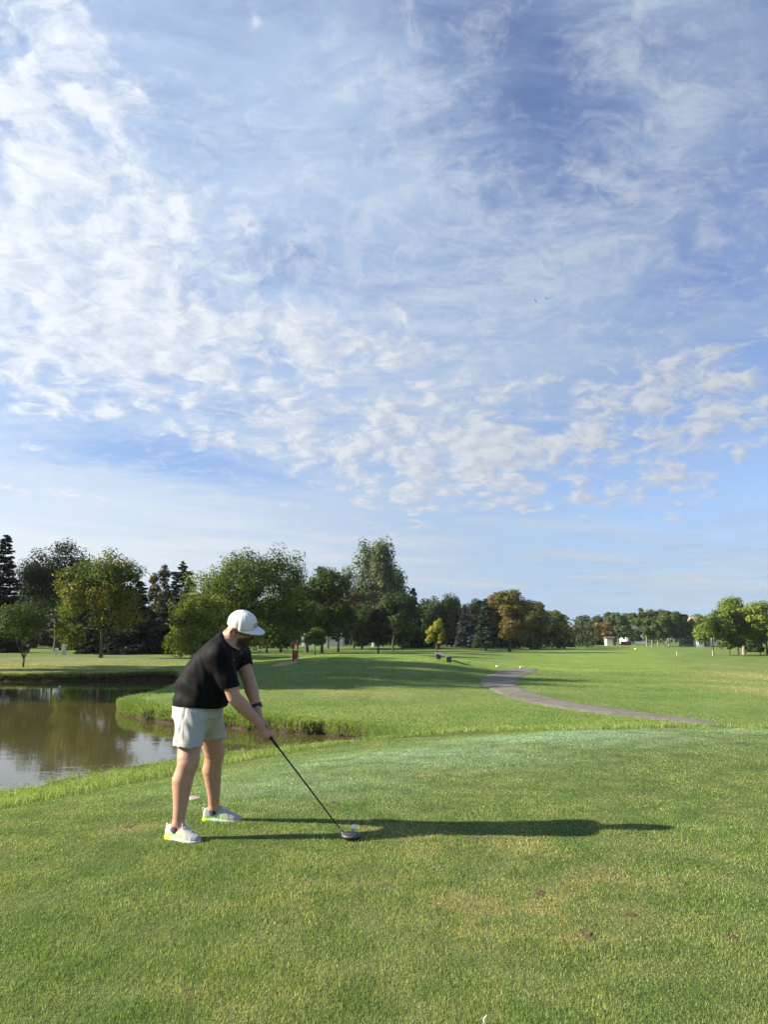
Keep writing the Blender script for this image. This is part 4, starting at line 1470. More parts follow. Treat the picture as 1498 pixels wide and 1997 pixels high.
def body_sdf(p):
    # legs: thigh, knee, calf, ankle, foot
    out = None
    for A, K, H in (('RA', 'RK', 'RH'), ('LA', 'LK', 'LH')):
        a, k, h = J[A], J[K], J[H]
        back = -FX
        calf = k + (a - k) * 0.30 + back * 0.020
        low = k + (a - k) * 0.72 + back * 0.004
        g = chain(p, [h, k + (h - k) * 0.12, k, ], [0.094, 0.079, 0.068])
        g = smin(g, chain(p, [k, calf, low, a], [0.064, 0.074, 0.050, 0.040]), 0.03)
        g = smin(g, cone(p, k + FX * 0.022 + ZX * 0.006, k + FX * 0.018 - ZX * 0.03, 0.047, 0.042), 0.03)       # kneecap
        toe = a + (np.array([0.9, -0.42, 0]) if A == 'RA' else np.array([1.0, -0.02, 0])) * 0.10
        toe[2] = 0.045
        g = smin(g, cone(p, a - ZX * 0.02, toe, 0.036, 0.028), 0.03)
        out = g if out is None else np.minimum(out, g)
    # trunk
    tor = loft(p, [J['PV'] - ZX * 0.04, J['PV'] * 0.55 + J['NB'] * 0.45, J['PV'] * 0.22 + J['NB'] * 0.78, J['NB']], TX, [0.14, 0.155, 0.16, 0.075], [0.13, 0.14, 0.105, 0.07])
    out = smin(out, tor, 0.06)
    # arms
    for S, E, W_, G, sd in (('RS', 'RE', 'RW', GR, ECAM), ('LS', 'LE', 'LW', GL, -ECAM)):
        s, e, w_ = J[S], J[E], J[W_]
        m = s + (e - s) * 0.55
        fo = e + (w_ - e) * 0.28
        arm = chain(p, [s, m, e, fo, e + (w_ - e) * 0.75, w_], [0.066, 0.056, 0.049, 0.053, 0.039, 0.032])
        out = smin(out, arm, 0.035)
    # neck and head
    hd = ell(p, hl(-0.004, 0, 0.010), HM, (0.101, 0.080, 0.115))
    hd = smin(hd, ell(p, hl(0.034, 0, -0.062), HM, (0.062, 0.062, 0.060)), 0.05)
    hd = smin(hd, ell(p, hl(0.060, 0, -0.100), HM, (0.034, 0.040, 0.026)), 0.04)         # chin
    hd = smin(hd, cone(p, hl(0.088, 0, 0.004), hl(0.112, 0, -0.036), 0.010, 0.016), 0.02)    # nose
    hd = smin(hd, cone(p, hl(0.080, -0.040, 0.020), hl(0.080, 0.040, 0.020), 0.016, 0.016), 0.02)  # brow
    hd = smin(hd, cone(p, hl(0.088, -0.016, -0.068), hl(0.088, 0.016, -0.068), 0.012, 0.012), 0.014)  # mouth
    for sg in (-1, 1):
        ear = ell(p, hl(-0.034, sg * 0.090, -0.006), HM, (0.025, 0.020, 0.038))
        ear = smax(ear, -ell(p, hl(-0.029, sg * 0.108, -0.004), HM, (0.015, 0.017, 0.025)), 0.006)
        hd = smin(hd, ear, 0.010)
    nk = chain(p, [hl(-0.035, 0, -0.030), J['NB'] + FX * 0.005 + ZX * 0.01, J['NB'] - ZX * 0.06], [0.066, 0.066, 0.085])
    out = smin(out, smin(hd, nk, 0.035), 0.03)
    out = smin(out, smin(hand(p, GR, ECAM, RPW), hand(p, GL, -ECAM, LPW), 0.002), 0.012)
    return out


SPINE = [onY(385, 1392, 5.93), onY(388, 1358, 5.93), onY(402, 1322, 5.92), onY(424, 1285, 5.91), onY(440, 1258, 5.90), onY(448, 1243, 5.90)]
SP_A = [0.190, 0.195, 0.200, 0.205, 0.165, 0.075]
SP_B = [0.192, 0.190, 0.176, 0.150, 0.110, 0.070]
HEMZ = onY(396, 1381, 5.80)[2]


def sleeve(p, s, e, cut, r0, r1):
    d = unit(e - s)
    c = s + (e - s) * cut
    o = chain(p, [s, c + d * 0.03], [r0, r1])
    o = smax(o, (p - c) @ d, 0.006)
    i = cone(p, c - d * 0.05, c + d * 0.05, r1 - 0.012, r1 - 0.007)
    return smax(o, -i, 0.004)


def shirt_sdf(p):
    # fabric hangs on the back and bellies out in front
    t = loft(p, SPINE, TX, SP_A, SP_B, 2.25)
    belly = ell(p, onY(404, 1358, 5.90), np.stack([FX, TX, ZX]), (0.150, 0.150, 0.135))
    t = smin(t, belly, 0.10)
    yoke = smin(cone(p, J['NB'] - ZX * 0.055, J['RS'] + ZX * 0.005, 0.070, 0.074), cone(p, J['NB'] - ZX * 0.055, J['LS'] + ZX * 0.005, 0.070, 0.074), 0.03)
    t = smin(t, yoke, 0.07)
    r = sleeve(p, J['RS'] - ZX * 0.005, J['RE'], 0.76, 0.086, 0.070)
    l = sleeve(p, J['LS'] - ZX * 0.005, J['LE'], 0.50, 0.084, 0.069)
    o = smin(smin(t, r, 0.045), l, 0.045)
    n = J['NB'] - ZX * 0.002
    o = smax(o, (p - n) @ unit(ZX * 0.60 + FX * 0.62), 0.01)
    # folds: across the waist and under the arm
    z = p[:, 2]
    fold = 0.0095 * np.sin((p @ unit(np.array([0.45, 0.1, 1.0]))) * 40 + 2.2 * np.sin(p[:, 1] * 11) + 1.7 * np.sin(p[:, 0] * 9)) * np.exp(-((z - 1.03) / 0.10) ** 2)
    o = o + fold + 0.0062 * wrinkle(p, 24, (1.0, 0.8, 0.7))
    hemz = HEMZ + 0.010 - 0.05 * ((p - J['PV']) @ FX) + 0.006 * np.sin(p @ TX * 14.0)
    o = smax(o, hemz - z, 0.005)
    inner = loft(p, SPINE, TX, [q - 0.014 for q in SP_A], [q - 0.014 for q in SP_B], 2.25)
    return smax(o, -np.maximum(inner, z - (hemz + 0.035)), 0.004)


RHEM, LHEM = onY(366, 1452, 5.725), onY(417, 1440, 6.13)


def shorts_sdf(p):
    pel = loft(p, [J['PV'] - ZX * 0.045, J['PV'] + ZX * 0.07], TX, [0.176, 0.172], [0.182, 0.176], 2.3)
    out = pel
    for h, hem, r0, r1 in ((J['RH'], RHEM, 0.122, 0.098), (J['LH'], LHEM, 0.120, 0.096)):
        d = unit(hem - h)
        c = chain(p, [h - d * 0.02, hem + d * 0.04], [r0, r1])
        hz_ = 0.642 + (0.10 if hem is LHEM else -0.02) * ((p - hem) @ FX)
        dn_ = hz_ - p[:, 2]                      # > 0 below the hem
        c = smax(c, dn_ + 0.003 * np.sin(p @ FX * 30), 0.004)
        c = smax(c, -np.maximum(cone(p, hem - d * 0.10, hem + d * 0.12, r1 - 0.018, r1 - 0.016), -dn_ - 0.05), 0.003)
        c = c - 0.0028 * ((dn_ > -0.030) & (dn_ < 0.02))
        out = smin(out, c, 0.045)
    out = smin(out, ell(p, J['PV'] - ZX * 0.075, np.stack([FX, TX, ZX]), (0.135, 0.17, 0.075)), 0.05)
    o = out + 0.0042 * wrinkle(p, 30, (1.0, 1.0, 0.55)) + 0.0022 * np.sin(p @ unit(np.array([0.6, 0.2, 0.8])) * 75 + 3 * np.sin(p[:, 0] * 13))
    # side seam draws the cloth in
    sd = (p - J['RH']) @ FX
    o = o + 0.006 * np.exp(-(sd / 0.010) ** 2) * ((p - J['RH']) @ TX < -0.05)
    return smax(o, p[:, 2] - (J['PV'][2] + 0.055), 0.01)


def fabric(name, col, rough, scale, bump, sheen=0.0, var=0.06, attr=None):
    mt = bpy.data.materials.new(name)
    mt.use_nodes = True
    t = NT(mt.node_tree)
    co = t.new('ShaderNodeTexCoord').outputs['Object']
    b = t.new('ShaderNodeBsdfPrincipled')
    n = t.noise(co, 9.0, 4.0, 0.6)
    c = t.mix(t.ss(n, 0.3, 0.7), tuple(q * (1 - var) for q in col), tuple(q * (1 + var) for q in col)) if attr is None else t.attr(attr)[0]
    t.put(b.inputs['Base Color'], c)
    b.inputs['Roughness'].default_value = rough
    b.inputs['Specular IOR Level'].default_value = 0.1
    b.inputs['Sheen Weight'].default_value = sheen
    t.put(b.inputs['Normal'], t.bump(t.m('ADD', t.noise(co, scale, 2.0, 0.5), t.m('MULTIPLY', t.noise(co, 30.0, 3.0, 0.6), 0.6)), 0.5, bump))
    o = t.new('ShaderNodeOutputMaterial')
    t.t.links.new(b.outputs[0], o.inputs[0])
    return mt


def skin_material():
    mt = bpy.data.materials.new('skin')
    mt.use_nodes = True
    t = NT(mt.node_tree)
    co = t.new('ShaderNodeTexCoord').outputs['Object']
    c = t.attr('tint')[0]
    n = t.noise(co, 35.0, 4.0, 0.65)
    k = t.m('MULTIPLY_ADD', n, 0.5, 0.75)
    c = t.mix(1.0, c, t.comb(k, k, k), 'MULTIPLY')
    b = t.new('ShaderNodeBsdfPrincipled')
    t.put(b.inputs['Base Color'], c)
    b.inputs['Roughness'].default_value = 0.52
    b.inputs['Specular IOR Level'].default_value = 0.35
    b.inputs['Subsurface Weight'].default_value = 0.12
    b.inputs['Subsurface Radius'].default_value = (0.012, 0.005, 0.003)
    t.put(b.inputs['Normal'], t.bump(t.noise(co, 140.0, 3.0, 0.6), 0.4, 0.002))
    o = t.new('ShaderNodeOutputMaterial')
    t.t.links.new(b.outputs[0], o.inputs[0])
    return mt


person = empty('person', (J['PV'][0], J['PV'][1], 0.0), 'man in black polo, pale shorts and white cap bending over a golf club', 'person')
PO = np.array([J['PV'][0], J['PV'][1], 0.0])


def part(name, V, F, mat, parent=person, smooth=True, tint=None):
    """mesh given in world coordinates, stored relative to the player's ground point"""
    me = mesh_np(name, V - PO, F, smooth)
    if tint is not None:
        vcol(me, 'tint', tint)
    return link(name, me, mat, parent)


def mb_part(name, mb, mat, parent=person, smooth=True, bevel=0.0):
    mb.v = [tuple(np.array(q) - PO) for q in mb.v]
    return mb.build(name, mat, parent, smooth, bevel)


# body
V, F = nets(body_sdf, (-1.70, 5.45, 0.0), (-0.62, 6.45, 1.66), 0.0045)
V = relax(V, F, 1, 0.4)
tint = np.tile(np.array([0.425, 0.240, 0.166]), (len(V), 1))
q = (V - J['CH']) @ HM.T
isH = np.linalg.norm(q / np.array([0.17, 0.13, 0.16]), axis=1) < 1
beard = np.clip((-0.034 + 0.25 * (q[:, 0] - 0.02) - q[:, 2]) * 60, 0, 1) * np.clip((q[:, 0] - 0.004) * 60, 0, 1) * isH
tint = tint * (1 - beard[:, None]) + np.array([0.055, 0.032, 0.020]) * beard[:, None]
red = np.clip(1 - np.linalg.norm((V - hl(-0.02, -0.07, -0.05)) / 0.10, axis=1), 0, 1)[:, None] * (1 - beard[:, None])
ear_r = np.clip(1.6 - 1.6 * np.linalg.norm((V - hl(-0.034, -0.100, -0.006)) / 0.042, axis=1), 0, 1)[:, None]
red = np.maximum(red, 1.5 * ear_r)
tint = tint * (1 - 0.5 * red) + np.array([0.50, 0.19, 0.12]) * 0.5 * red
hairy = (np.clip((q[:, 2] + 0.03) * 30, 0, 1) * isH * (q[:, 0] < 0.03))[:, None] * 0.35
tint = tint * (1 - hairy) + np.array([0.25, 0.15, 0.10]) * hairy
lip = np.exp(-((q[:, 2] + 0.068) / 0.006) ** 2) * (q[:, 0] > 0.085) * (np.abs(q[:, 1]) < 0.024)
tint = tint * (1 - 0.6 * lip[:, None]) + np.array([0.40, 0.15, 0.12]) * 0.6 * lip[:, None]
part('body', V, F, skin_material(), tint=tint)

MAT_SHIRT = fabric('shirt_cloth', (0.0056, 0.0058, 0.0074), 0.68, 900.0, 0.0010, 0.0)
MAT_SHORT = fabric('shorts_cloth', (0.40, 0.395, 0.375), 0.85, 700.0, 0.002, 0.1)
V, F = nets(shirt_sdf, (-1.62, 5.5, 0.82), (-0.85, 6.32, 1.46), 0.0055)
shirt = part('shirt', relax(V, F, 2, 0.5), F, MAT_SHIRT)
V, F = nets(shorts_sdf, (-1.62, 5.55, 0.55), (-1.0, 6.33, 1.02), 0.0055)
shorts = part('shorts', relax(V, F, 1, 0.4), F, MAT_SHORT)

# collar: folded band round the neck
mb = MB()
ncol = 28
cc = J['NB'] - ZX * 0.004 + FX * 0.006
upn = unit(ZX * 1.0 + FX * 0.38)
cf = unit(FX - upn * (FX @ upn))
cs = np.cross(upn, cf)
ring = []
for i in range(ncol):
    a = R(20) + (2 * math.pi - R(40)) * i / (ncol - 1)          # open in front
    d = cf * math.cos(a) * 0.080 + cs * math.sin(a) * 0.076
    fr = 0.5 + 0.5 * math.cos(a)
    top = cc + d * 1.0 + upn * (0.036 - 0.062 * fr)
    ring.append([cc + d * 0.93 + upn * (-0.02 - 0.045 * fr), top - d * 0.03, top + d * 0.06, cc + d * 1.42 - upn * (0.012 + 0.060 * fr), cc + d * 1.30 - upn * (0.015 + 0.064 * fr)])
vs = [q for r_ in ring for q in r_]
fs = []
for i in range(ncol - 1):
    for k in range(5):
        fs.append((i * 5 + k, i * 5 + (k + 1) % 5, (i + 1) * 5 + (k + 1) % 5, (i + 1) * 5 + k))
fs += [tuple(range(5)), tuple((ncol - 1) * 5 + k for k in reversed(range(5)))]
mb.add(vs, fs)
collar = mb_part('collar', mb, MAT_SHIRT, shirt)


def skin_to(sdf, p, d, reach=0.25):
    """from point p walk along d to the cloth surface"""
    p = np.array(p, float)
    for _ in range(60):
        s = float(sdf(p[None])[0])
        if abs(s) < 0.0006:
            break
        p = p + d * np.clip(s, -0.02, 0.02)
    return p


CAMV = lambda p: unit(np.array([0, 0, CAM_H]) - p)
# placket with buttons down the chest
pts = []
for u, v in ((474, 1262), (476, 1270), (477, 1280), (477, 1290)):
    g0 = onY(u, v, 5.6)
    pts.append(skin_to(shirt_sdf, g0, unit(onY(u, v, 6.0) - g0)))
for k, p_ in enumerate(pts):
    n_ = unit(np.array([float(shirt_sdf((p_ + e)[None])[0]) for e in np.eye(3) * 0.002]))
    if k:
        mb = MB()
        mb.lathe([(0.0045, -0.001), (0.0045, 0.002), (0.003, 0.003)], tuple(p_), 10, Vector(n_).to_track_quat('Z', 'Y').to_matrix())
        mb_part('button', mb, pmat('button', (0.03, 0.03, 0.035), 0.35), shirt)


def logo_arcs(mb, sdf, u, v, Y0, size, flat=False):
    """two crossed arcs laid on cloth"""
    g0 = onY(u, v, Y0)
    d = unit(onY(u, v, Y0 + 0.3) - g0)
    o = skin_to(sdf, g0, d)
    up = unit(ZX - d * (d @ ZX)); rt = np.cross(d, up)
    for sg in (1, -1):
        pp = []
        for t in np.linspace(-1, 1, 9):
            q_ = o + rt * t * size + up * sg * (-0.28 + 1.15 * t * t) * size - d * 0.03
            pp.append(skin_to(sdf, q_, d) - d * 0.0015)
        mb.tube(pp, [size * 0.05 + size * 0.17 * (1 - abs(t)) + 0.0006 for t in np.linspace(-1, 1, 9)], 5)


mb = MB()
logo_arcs(mb, shirt_sdf, 470, 1273, 5.6, 0.010)
mb_part('chest_logo', mb, pmat('logo_grey', (0.085, 0.088, 0.10), 0.5), shirt)
mb = MB()
logo_arcs(mb, shirt_sdf, 456, 1287, 5.5, 0.008)
mb_part('sleeve_logo', mb, pmat('logo_grey', (0.085, 0.088, 0.10), 0.5), shirt)


# seams
def seam(sdf, px, Y0, r, name, mat, parent):
    pp = []
    for i in range(len(px) - 1):
        for t in np.linspace(0, 1, 8, endpoint=False):
            u, v = px[i][0] + (px[i + 1][0] - px[i][0]) * t, px[i][1] + (px[i + 1][1] - px[i][1]) * t
            g0 = onY(u, v, Y0)
            pp.append(skin_to(sdf, g0, unit(onY(u, v, Y0 + 0.3) - g0)))
    m_ = MB()
    m_.tube(pp, [r * min(1.0, 0.15 + 6 * min(i_, len(pp) - 1 - i_) / len(pp)) for i_ in range(len(pp))], 5)
    return mb_part(name, m_, mat, parent)


seam(shirt_sdf, [(392, 1306), (397, 1299), (404, 1292), (414, 1288), (428, 1286), (440, 1286)], 5.45, 0.0009, 'seam', MAT_SHIRT, shirt)
seam(shirt_sdf, [(345, 1372), (366, 1352), (382, 1333)], 5.45, 0.0009, 'seam', MAT_SHIRT, shirt)
seam(shorts_sdf, [(358, 1388), (357, 1415), (356, 1448)], 5.45, 0.0018, 'seam', MAT_SHORT, shorts)
seam(shorts_sdf, [(343, 1447), (366, 1449), (389, 1448)], 5.45, 0.0012, 'hem', MAT_SHORT, shorts)
seam(shorts_sdf, [(360, 1384), (366, 1393), (368, 1404)], 5.45, 0.0014, 'pocket_edge', MAT_SHORT, shorts)


# ---- cap
def cap_sdf(p):
    q = (p - hl(0.004, 0, 0.038)) @ HM.T / HSC
    k = (np.abs(q[:, 0] / np.where(q[:, 0] > 0, 0.116, 0.124)) ** 2.3 + np.abs(q[:, 1] / 0.100) ** 2.3 + np.abs(q[:, 2] / 0.119) ** 2.5) ** (1 / 2.4)
    o = (k - 1) * 0.095
    # panel seams and the crease behind the front panel
    an = np.arctan2(q[:, 1], q[:, 0])
    for a0 in (0.0, 1.05, 2.1, 3.14159, -1.05, -2.1):
        dd = np.abs((an - a0 + math.pi) % (2 * math.pi) - math.pi) * np.hypot(q[:, 0], q[:, 1])
        o = o + 0.0012 * np.exp(-(dd / 0.004) ** 2)
    cr = (an + 1.45) * np.hypot(q[:, 0], q[:, 1])
    o = o + 0.0035 * np.exp(-(cr / 0.012) ** 2) * np.exp(-((q[:, 2] - 0.03) / 0.05) ** 2) + 0.0014 * wrinkle(p, 40)
    o = smax(o, -(q[:, 2] + 0.002), 0.004)
    return smax(o, -((k - 0.90) * 0.095), 0.002) * HSC


MAT_CAP = fabric('cap_cloth', (0.70, 0.70, 0.71), 0.8, 900.0, 0.0012)
V, F = nets(cap_sdf, J['CH'] - 0.2, J['CH'] + 0.22, 0.0032)
cap = part('cap', relax(V, F, 1, 0.4), F, MAT_CAP)
# brim
mb = MB()
nb, mr = 22, 7
top, bot = [], []
for i in range(nb + 1):
    a = R(-84) + R(168) * i / nb
    for k in range(mr + 1):
        t = k / mr
        s_ = math.sin(a)
        r0f, r0s = 0.108 * math.cos(a), 0.095 * s_
        r1f, r1s = 0.112 * math.cos(a) + 0.092 * math.cos(a) ** 1.15, 0.099 * s_
        f_, sd_ = r0f + (r1f - r0f) * t, r0s + (r1s - r0s) * t
        u_ = 0.039 - 1.3 * sd_ * sd_ - 0.022 * t * t * math.cos(a)
        top.append(hl(0.004 + f_, sd_, u_ + 0.002))
        bot.append(hl(0.004 + f_, sd_, u_ - 0.002))
n1 = len(top)
fs = []
for i in range(nb):
    for k in range(mr):
        a = i * (mr + 1) + k
        fs.append((a, a + 1, a + mr + 2, a + mr + 1))
        fs.append((n1 + a + mr + 1, n1 + a + mr + 2, n1 + a + 1, n1 + a))
    a = i * (mr + 1) + mr
    fs.append((a, n1 + a, n1 + a + mr + 1, a + mr + 1))
mb.add(top + bot, fs)
mb_part('brim', mb, MAT_CAP, cap)
# cord where the brim meets the crown
mb = MB()
pp = []
for i in range(nb + 1):
    a = R(-84) + R(168) * i / nb
    sd_ = 0.097 * math.sin(a)
    pp.append(hl(0.006 + 0.116 * math.cos(a), sd_ * 1.03, 0.043 - 0.8 * sd_ * sd_))
mb.tube(pp, 0.0032, 6)
mb_part('cord', mb, pmat('cap_cord', (0.36, 0.40, 0.40), 0.8), cap)
mb = MB()
mb.lathe([(0.008, -0.002), (0.008, 0.002), (0.004, 0.005)], tuple(hl(0.004, 0, 0.160)), 12, Vector(HU).to_track_quat('Z', 'Y').to_matrix())
mb_part('crown_button', mb, MAT_CAP, cap)


def cap_out(f, s, u):
    p_ = hl(f, s, u)
    return skin_to(cap_sdf, p_, -unit(p_ - hl(0, 0, 0.03)))


# two short rows of dark green stitching on the front panel
mb = MB()
lg = np.random.default_rng(4)
for row, u0 in enumerate((0.086, 0.062)):
    for k in range(11):
        s0 = -0.036 + 0.0066 * k + lg.uniform(-0.001, 0.001)
        h0, h1 = lg.uniform(0.0, 0.006), lg.uniform(0.009, 0.017)
        mb.tube([cap_out(0.16, s0, u0 + h0), cap_out(0.16, s0 + lg.uniform(-0.002, 0.002), u0 + 0.5 * (h0 + h1)), cap_out(0.16, s0 + lg.uniform(-0.003, 0.003), u0 + h1)], 0.0019, 5)
lo_ = mb_part('cap_logo', mb, pmat('stitch_green', (0.03, 0.075, 0.06), 0.8), cap)
lo_['kind'] = 'stuff'

# ---- sunglasses
glasses = bpy.data.objects.new('sunglasses', None)
COL.objects.link(glasses); glasses.parent = person
MAT_FRAME = pmat('glasses_frame', (0.012, 0.012, 0.012), 0.3)
for sg in (-1, 1):
    lens = MB()
    cen = hl(0.104, sg * 0.034, -0.014)
    pp = []
    for i in range(14):
        a = 2 * math.pi * i / 14
        s_ = math.cos(a) * 0.028; u_ = math.sin(a) * 0.020
        pp.append(cen + HS * s_ + HU * u_ - HF * (abs(s_ * sg + 0.028) * 0.35 if s_ * sg > -0.028 else 0))
    lens.add([tuple(q_) for q_ in pp] + [tuple(q_ - HF * 0.003) for q_ in pp],
             [tuple(range(14)), tuple(reversed(range(14, 28)))] + [(i, i + 14, (i + 1) % 14 + 14, (i + 1) % 14) for i in range(14)])
    mb_part('lens', lens, pmat('dark_lens', (0.010, 0.006, 0.006), 0.06, spec=0.8), glasses, False)
    rim = MB()
    rim.tube(pp + [pp[0]], 0.0022, 6)
    mb_part('rim', rim, pmat('amber_rim', (0.30, 0.17, 0.04), 0.3), glasses)
    tm = MB()
    tm.tube([pp[0] if sg > 0 else pp[7], hl(0.06, sg * 0.084, -0.004), hl(0.0, sg * 0.090, 0.004), hl(-0.025, sg * 0.092, 0.006)], 0.0032, 6)
    mb_part('temple', tm, MAT_FRAME, glasses)
br_ = MB()
br_.tube([hl(0.103, -0.008, -0.010), hl(0.112, 0, -0.007), hl(0.103, 0.008, -0.010)], 0.0022, 6)
mb_part('bridge', br_, MAT_FRAME, glasses)

# ---- watch on the left wrist
watch = bpy.data.objects.new('watch', None)
COL.objects.link(watch); watch.parent = person
wc = J['LE'] + (J['LW'] - J['LE']) * 0.90
wd = unit(J['LW'] - J['LE'])
wside = unit(FX - wd * (FX @ wd)); wup = np.cross(wd, wside)
mb = MB()
for off, rr_ in ((-0.012, 0.0385), (0.012, 0.0375)):
    mb.v += [tuple(wc + wd * off + (wside * math.cos(a) + wup * math.sin(a)) * rr_) for a in np.linspace(0, 2 * math.pi, 24, endpoint=False)]
mb.v += [tuple(np.array(q_) - (np.array(q_) - wc - wd * (((np.array(q_) - wc) @ wd))) * 0.10) for q_ in mb.v[:48]]
for i in range(24):
    j_ = (i + 1) % 24
    mb.f += [(i, j_, j_ + 24, i + 24), (i + 48, i + 72, j_ + 72, j_ + 48), (i, i + 48, j_ + 48, j_), (i + 24, j_ + 24, j_ + 72, i + 72)]
mb_part('strap', mb, pmat('watch_strap', (0.012, 0.013, 0.015), 0.5), watch)
mb = MB()
Mw = Matrix((wup, wd, wside)).transposed()
mb.lathe([(0.019, 0), (0.021, 0.004), (0.021, 0.009), (0.017, 0.012)], tuple(wc + wside * 0.034), 20, Mw)
mb_part('watch_case', mb, pmat('watch_case', (0.02, 0.02, 0.022), 0.25), watch)


# ---- shoes
def shoe(ank, toe_dir, side_lbl):
    d = unit(np.array([toe_dir[0], toe_dir[1], 0.0]))
    s = np.array([-d[1], d[0], 0.0])
    heel = np.array([ank[0], ank[1], 0.0]) - d * (0.100 if side_lbl == 'right' else 0.082)
    M = np.stack([d, s, ZX])
    L = 0.295

    def loc(p):
        q = (p - heel) @ M.T
        q[:, 2] -= 0.004
        return q

    xs = np.array([0.0, 0.02, 0.08, 0.14, 0.20, 0.25, 0.282, 0.292])
    wl = np.array([0.024, 0.036, 0.038, 0.043, 0.052, 0.048, 0.030, 0.010])
    hh = np.array([0.086, 0.102, 0.100, 0.110, 0.080, 0.060, 0.048, 0.030])
    xr = np.linspace(-0.02, 0.32, 200)

    def upper(p):
        q = loc(p)
        x = q[:, 0]
        w_ = np.interp(x, xs, wl); h_ = np.interp(x, xs, hh)
        k = (np.abs(q[:, 1] / w_) ** 2.4 + np.abs(np.clip(q[:, 2] - 0.012, -0.02, None) / (h_ - 0.012)) ** 2.2) ** (1 / 2.3)
        o = (k - 1) * np.minimum(w_, h_) * 0.8
        o = smax(o, np.maximum(-x, x - 0.297), 0.012)
        o = smax(o, 0.014 - q[:, 2], 0.004)
        # opening for the ankle, tongue rising before it
        a = ell(p, heel + d * 0.085 + ZX * 0.140, M, (0.045, 0.032, 0.050))
        o = smax(o, -a, 0.008)
        o = smin(o, cone(p, heel + d * 0.150 + ZX * 0.085, heel + d * 0.118 + ZX * 0.118, 0.017, 0.012) + 0.4 * np.abs(q[:, 0] - 0.14) * 0, 0.010)
        return o + 0.0012 * wrinkle(p, 60)

    def sole(p):
        q = loc(p)
        x = q[:, 0]
        w_ = np.interp(x, xs, wl + 0.004)
        o = np.abs(q[:, 1]) - w_
        o = smax(o, np.maximum(-x - 0.006, x - 0.303), 0.03)
        thick = 0.030 - 0.012 * np.clip((x - 0.08) / 0.15, 0, 1)
        lo_ = 0.006 * np.clip((x - 0.23) / 0.07, 0, 1) ** 2 + 0.006 * np.exp(-((x - 0.11) / 0.03) ** 2)
        o = smax(o, q[:, 2] - thick, 0.006)
        return smax(o, lo_ - q[:, 2], 0.004)

    c = heel + d * 0.15
    V, F = nets(upper, c + np.array([-0.2, -0.2, -0.19 + 0.19]), c + np.array([0.2, 0.2, 0.15]), 0.0036)
    q = (V - heel) @ M.T
    grey = 0.40 + 0.12 * wrinkle(V, 300)
    col_ = np.stack([grey, grey, grey * 1.0], 1)
    gz = np.clip(1.15 - np.hypot((q[:, 0] - 0.115) / 0.085, (q[:, 2] - 0.042) / 0.030), 0, 1)[:, None] * (np.abs(q[:, 1]) > 0.018)[:, None]
    col_ = col_ * (1 - gz) + np.array([0.22, 0.52, 0.04]) * gz
    for x0 in (0.095, 0.118, 0.141):
        stp = np.exp(-((q[:, 0] - x0 - (q[:, 2] - 0.04) * 0.5) / 0.0045) ** 2)[:, None] * ((q[:, 2] > 0.028) & (q[:, 2] < 0.065))[:, None]
        col_ = col_ * (1 - 0.8 * stp) + np.array([0.70, 0.74, 0.66]) * 0.8 * stp
    hz = np.clip((0.045 - q[:, 0]) * 40, 0, 1)[:, None] * np.clip((0.075 - q[:, 2]) * 40, 0, 1)[:, None]
    col_ = col_ * (1 - 0.6 * hz) + np.array([0.62, 0.72, 0.35]) * 0.6 * hz
    e = part('shoe', V, F, fabric('shoe_mesh', (0.6, 0.6, 0.6), 0.8, 600.0, 0.003, attr='tint'), tint=np.clip(col_, 0.02, 0.9))
    V, F = nets(sole, c + np.array([-0.2, -0.2, 0.0]) - ZX * 0.01, c + np.array([0.2, 0.2, 0.06]), 0.0036)
    q = (V - heel) @ M.T
    ye = np.clip((0.085 - q[:, 0] + (0.02 - q[:, 2])) * 50, 0, 1)
    ye = np.maximum(ye, np.clip(1 - np.abs(q[:, 0] - 0.185) / 0.05, 0, 1) * (q[:, 2] < 0.020))[:, None]
    col_ = np.tile(np.array([0.74, 0.75, 0.74]), (len(V), 1)) * (1 - ye) + np.array([0.62, 0.80, 0.06]) * ye
    part('sole', V, F, fabric('shoe_sole', (0.7, 0.7, 0.7), 0.55, 300.0, 0.001, attr='tint'), e, tint=col_)
    lace = MB()
    for k in range(5):
        x0 = 0.148 + 0.018 * k
        zt = np.interp(x0, xs, hh) + 0.006
        pp = [heel + d * (x0 + 0.006 * abs(t)) + s * t * 0.024 + ZX * (zt - 0.012 * t * t) for t in np.linspace(-1, 1, 7)]
        lace.tube(pp, 0.0028, 5)
    for sg in (-1, 1):
        b0 = heel + d * 0.145 + ZX * 0.110
        lace.tube([b0, b0 + s * sg * 0.020 + ZX * 0.012 + d * 0.008, b0 + s * sg * 0.034 - ZX * 0.010 + d * 0.022, b0 + s * sg * 0.026 - ZX * 0.026 + d * 0.030], 0.0026, 5)
    mb_part('laces', lace, pmat('lace', (0.62, 0.63, 0.65), 0.9), e)
    tab = MB()
    tab.tube([heel + d * 0.008 + ZX * 0.078, heel - d * 0.006 + ZX * 0.092, heel - d * 0.002 + ZX * 0.106, heel + d * 0.014 + ZX * 0.098], 0.0042, 6)
    mb_part('heel_tab', tab, pmat('lace', (0.62, 0.63, 0.65), 0.9), e)
    sk = MB()
    sk.tube([heel + d * 0.085 + ZX * 0.060, ank - ZX * 0.035, ank - ZX * 0.022], [0.044, 0.044, 0.0435], 18, False)
    mb_part('sock', sk, pmat('sock', (0.05, 0.055, 0.065), 0.95), e)
    return e


shoe(J['RA'], (0.905, -0.425), 'right')
shoe(J['LA'], (1.0, -0.03), 'left')


# ------------------------------------------------------------------ golf club, ball, tee
club = empty('golf_club', HOSEL, 'black driver with dark grey head resting behind the teed ball', 'golf club')


def club_part(name, mb, mat, parent=club, smooth=True):
    mb.v = [tuple(np.array(q) - HOSEL) for q in mb.v]
    return mb.build(name, mat, parent, smooth)


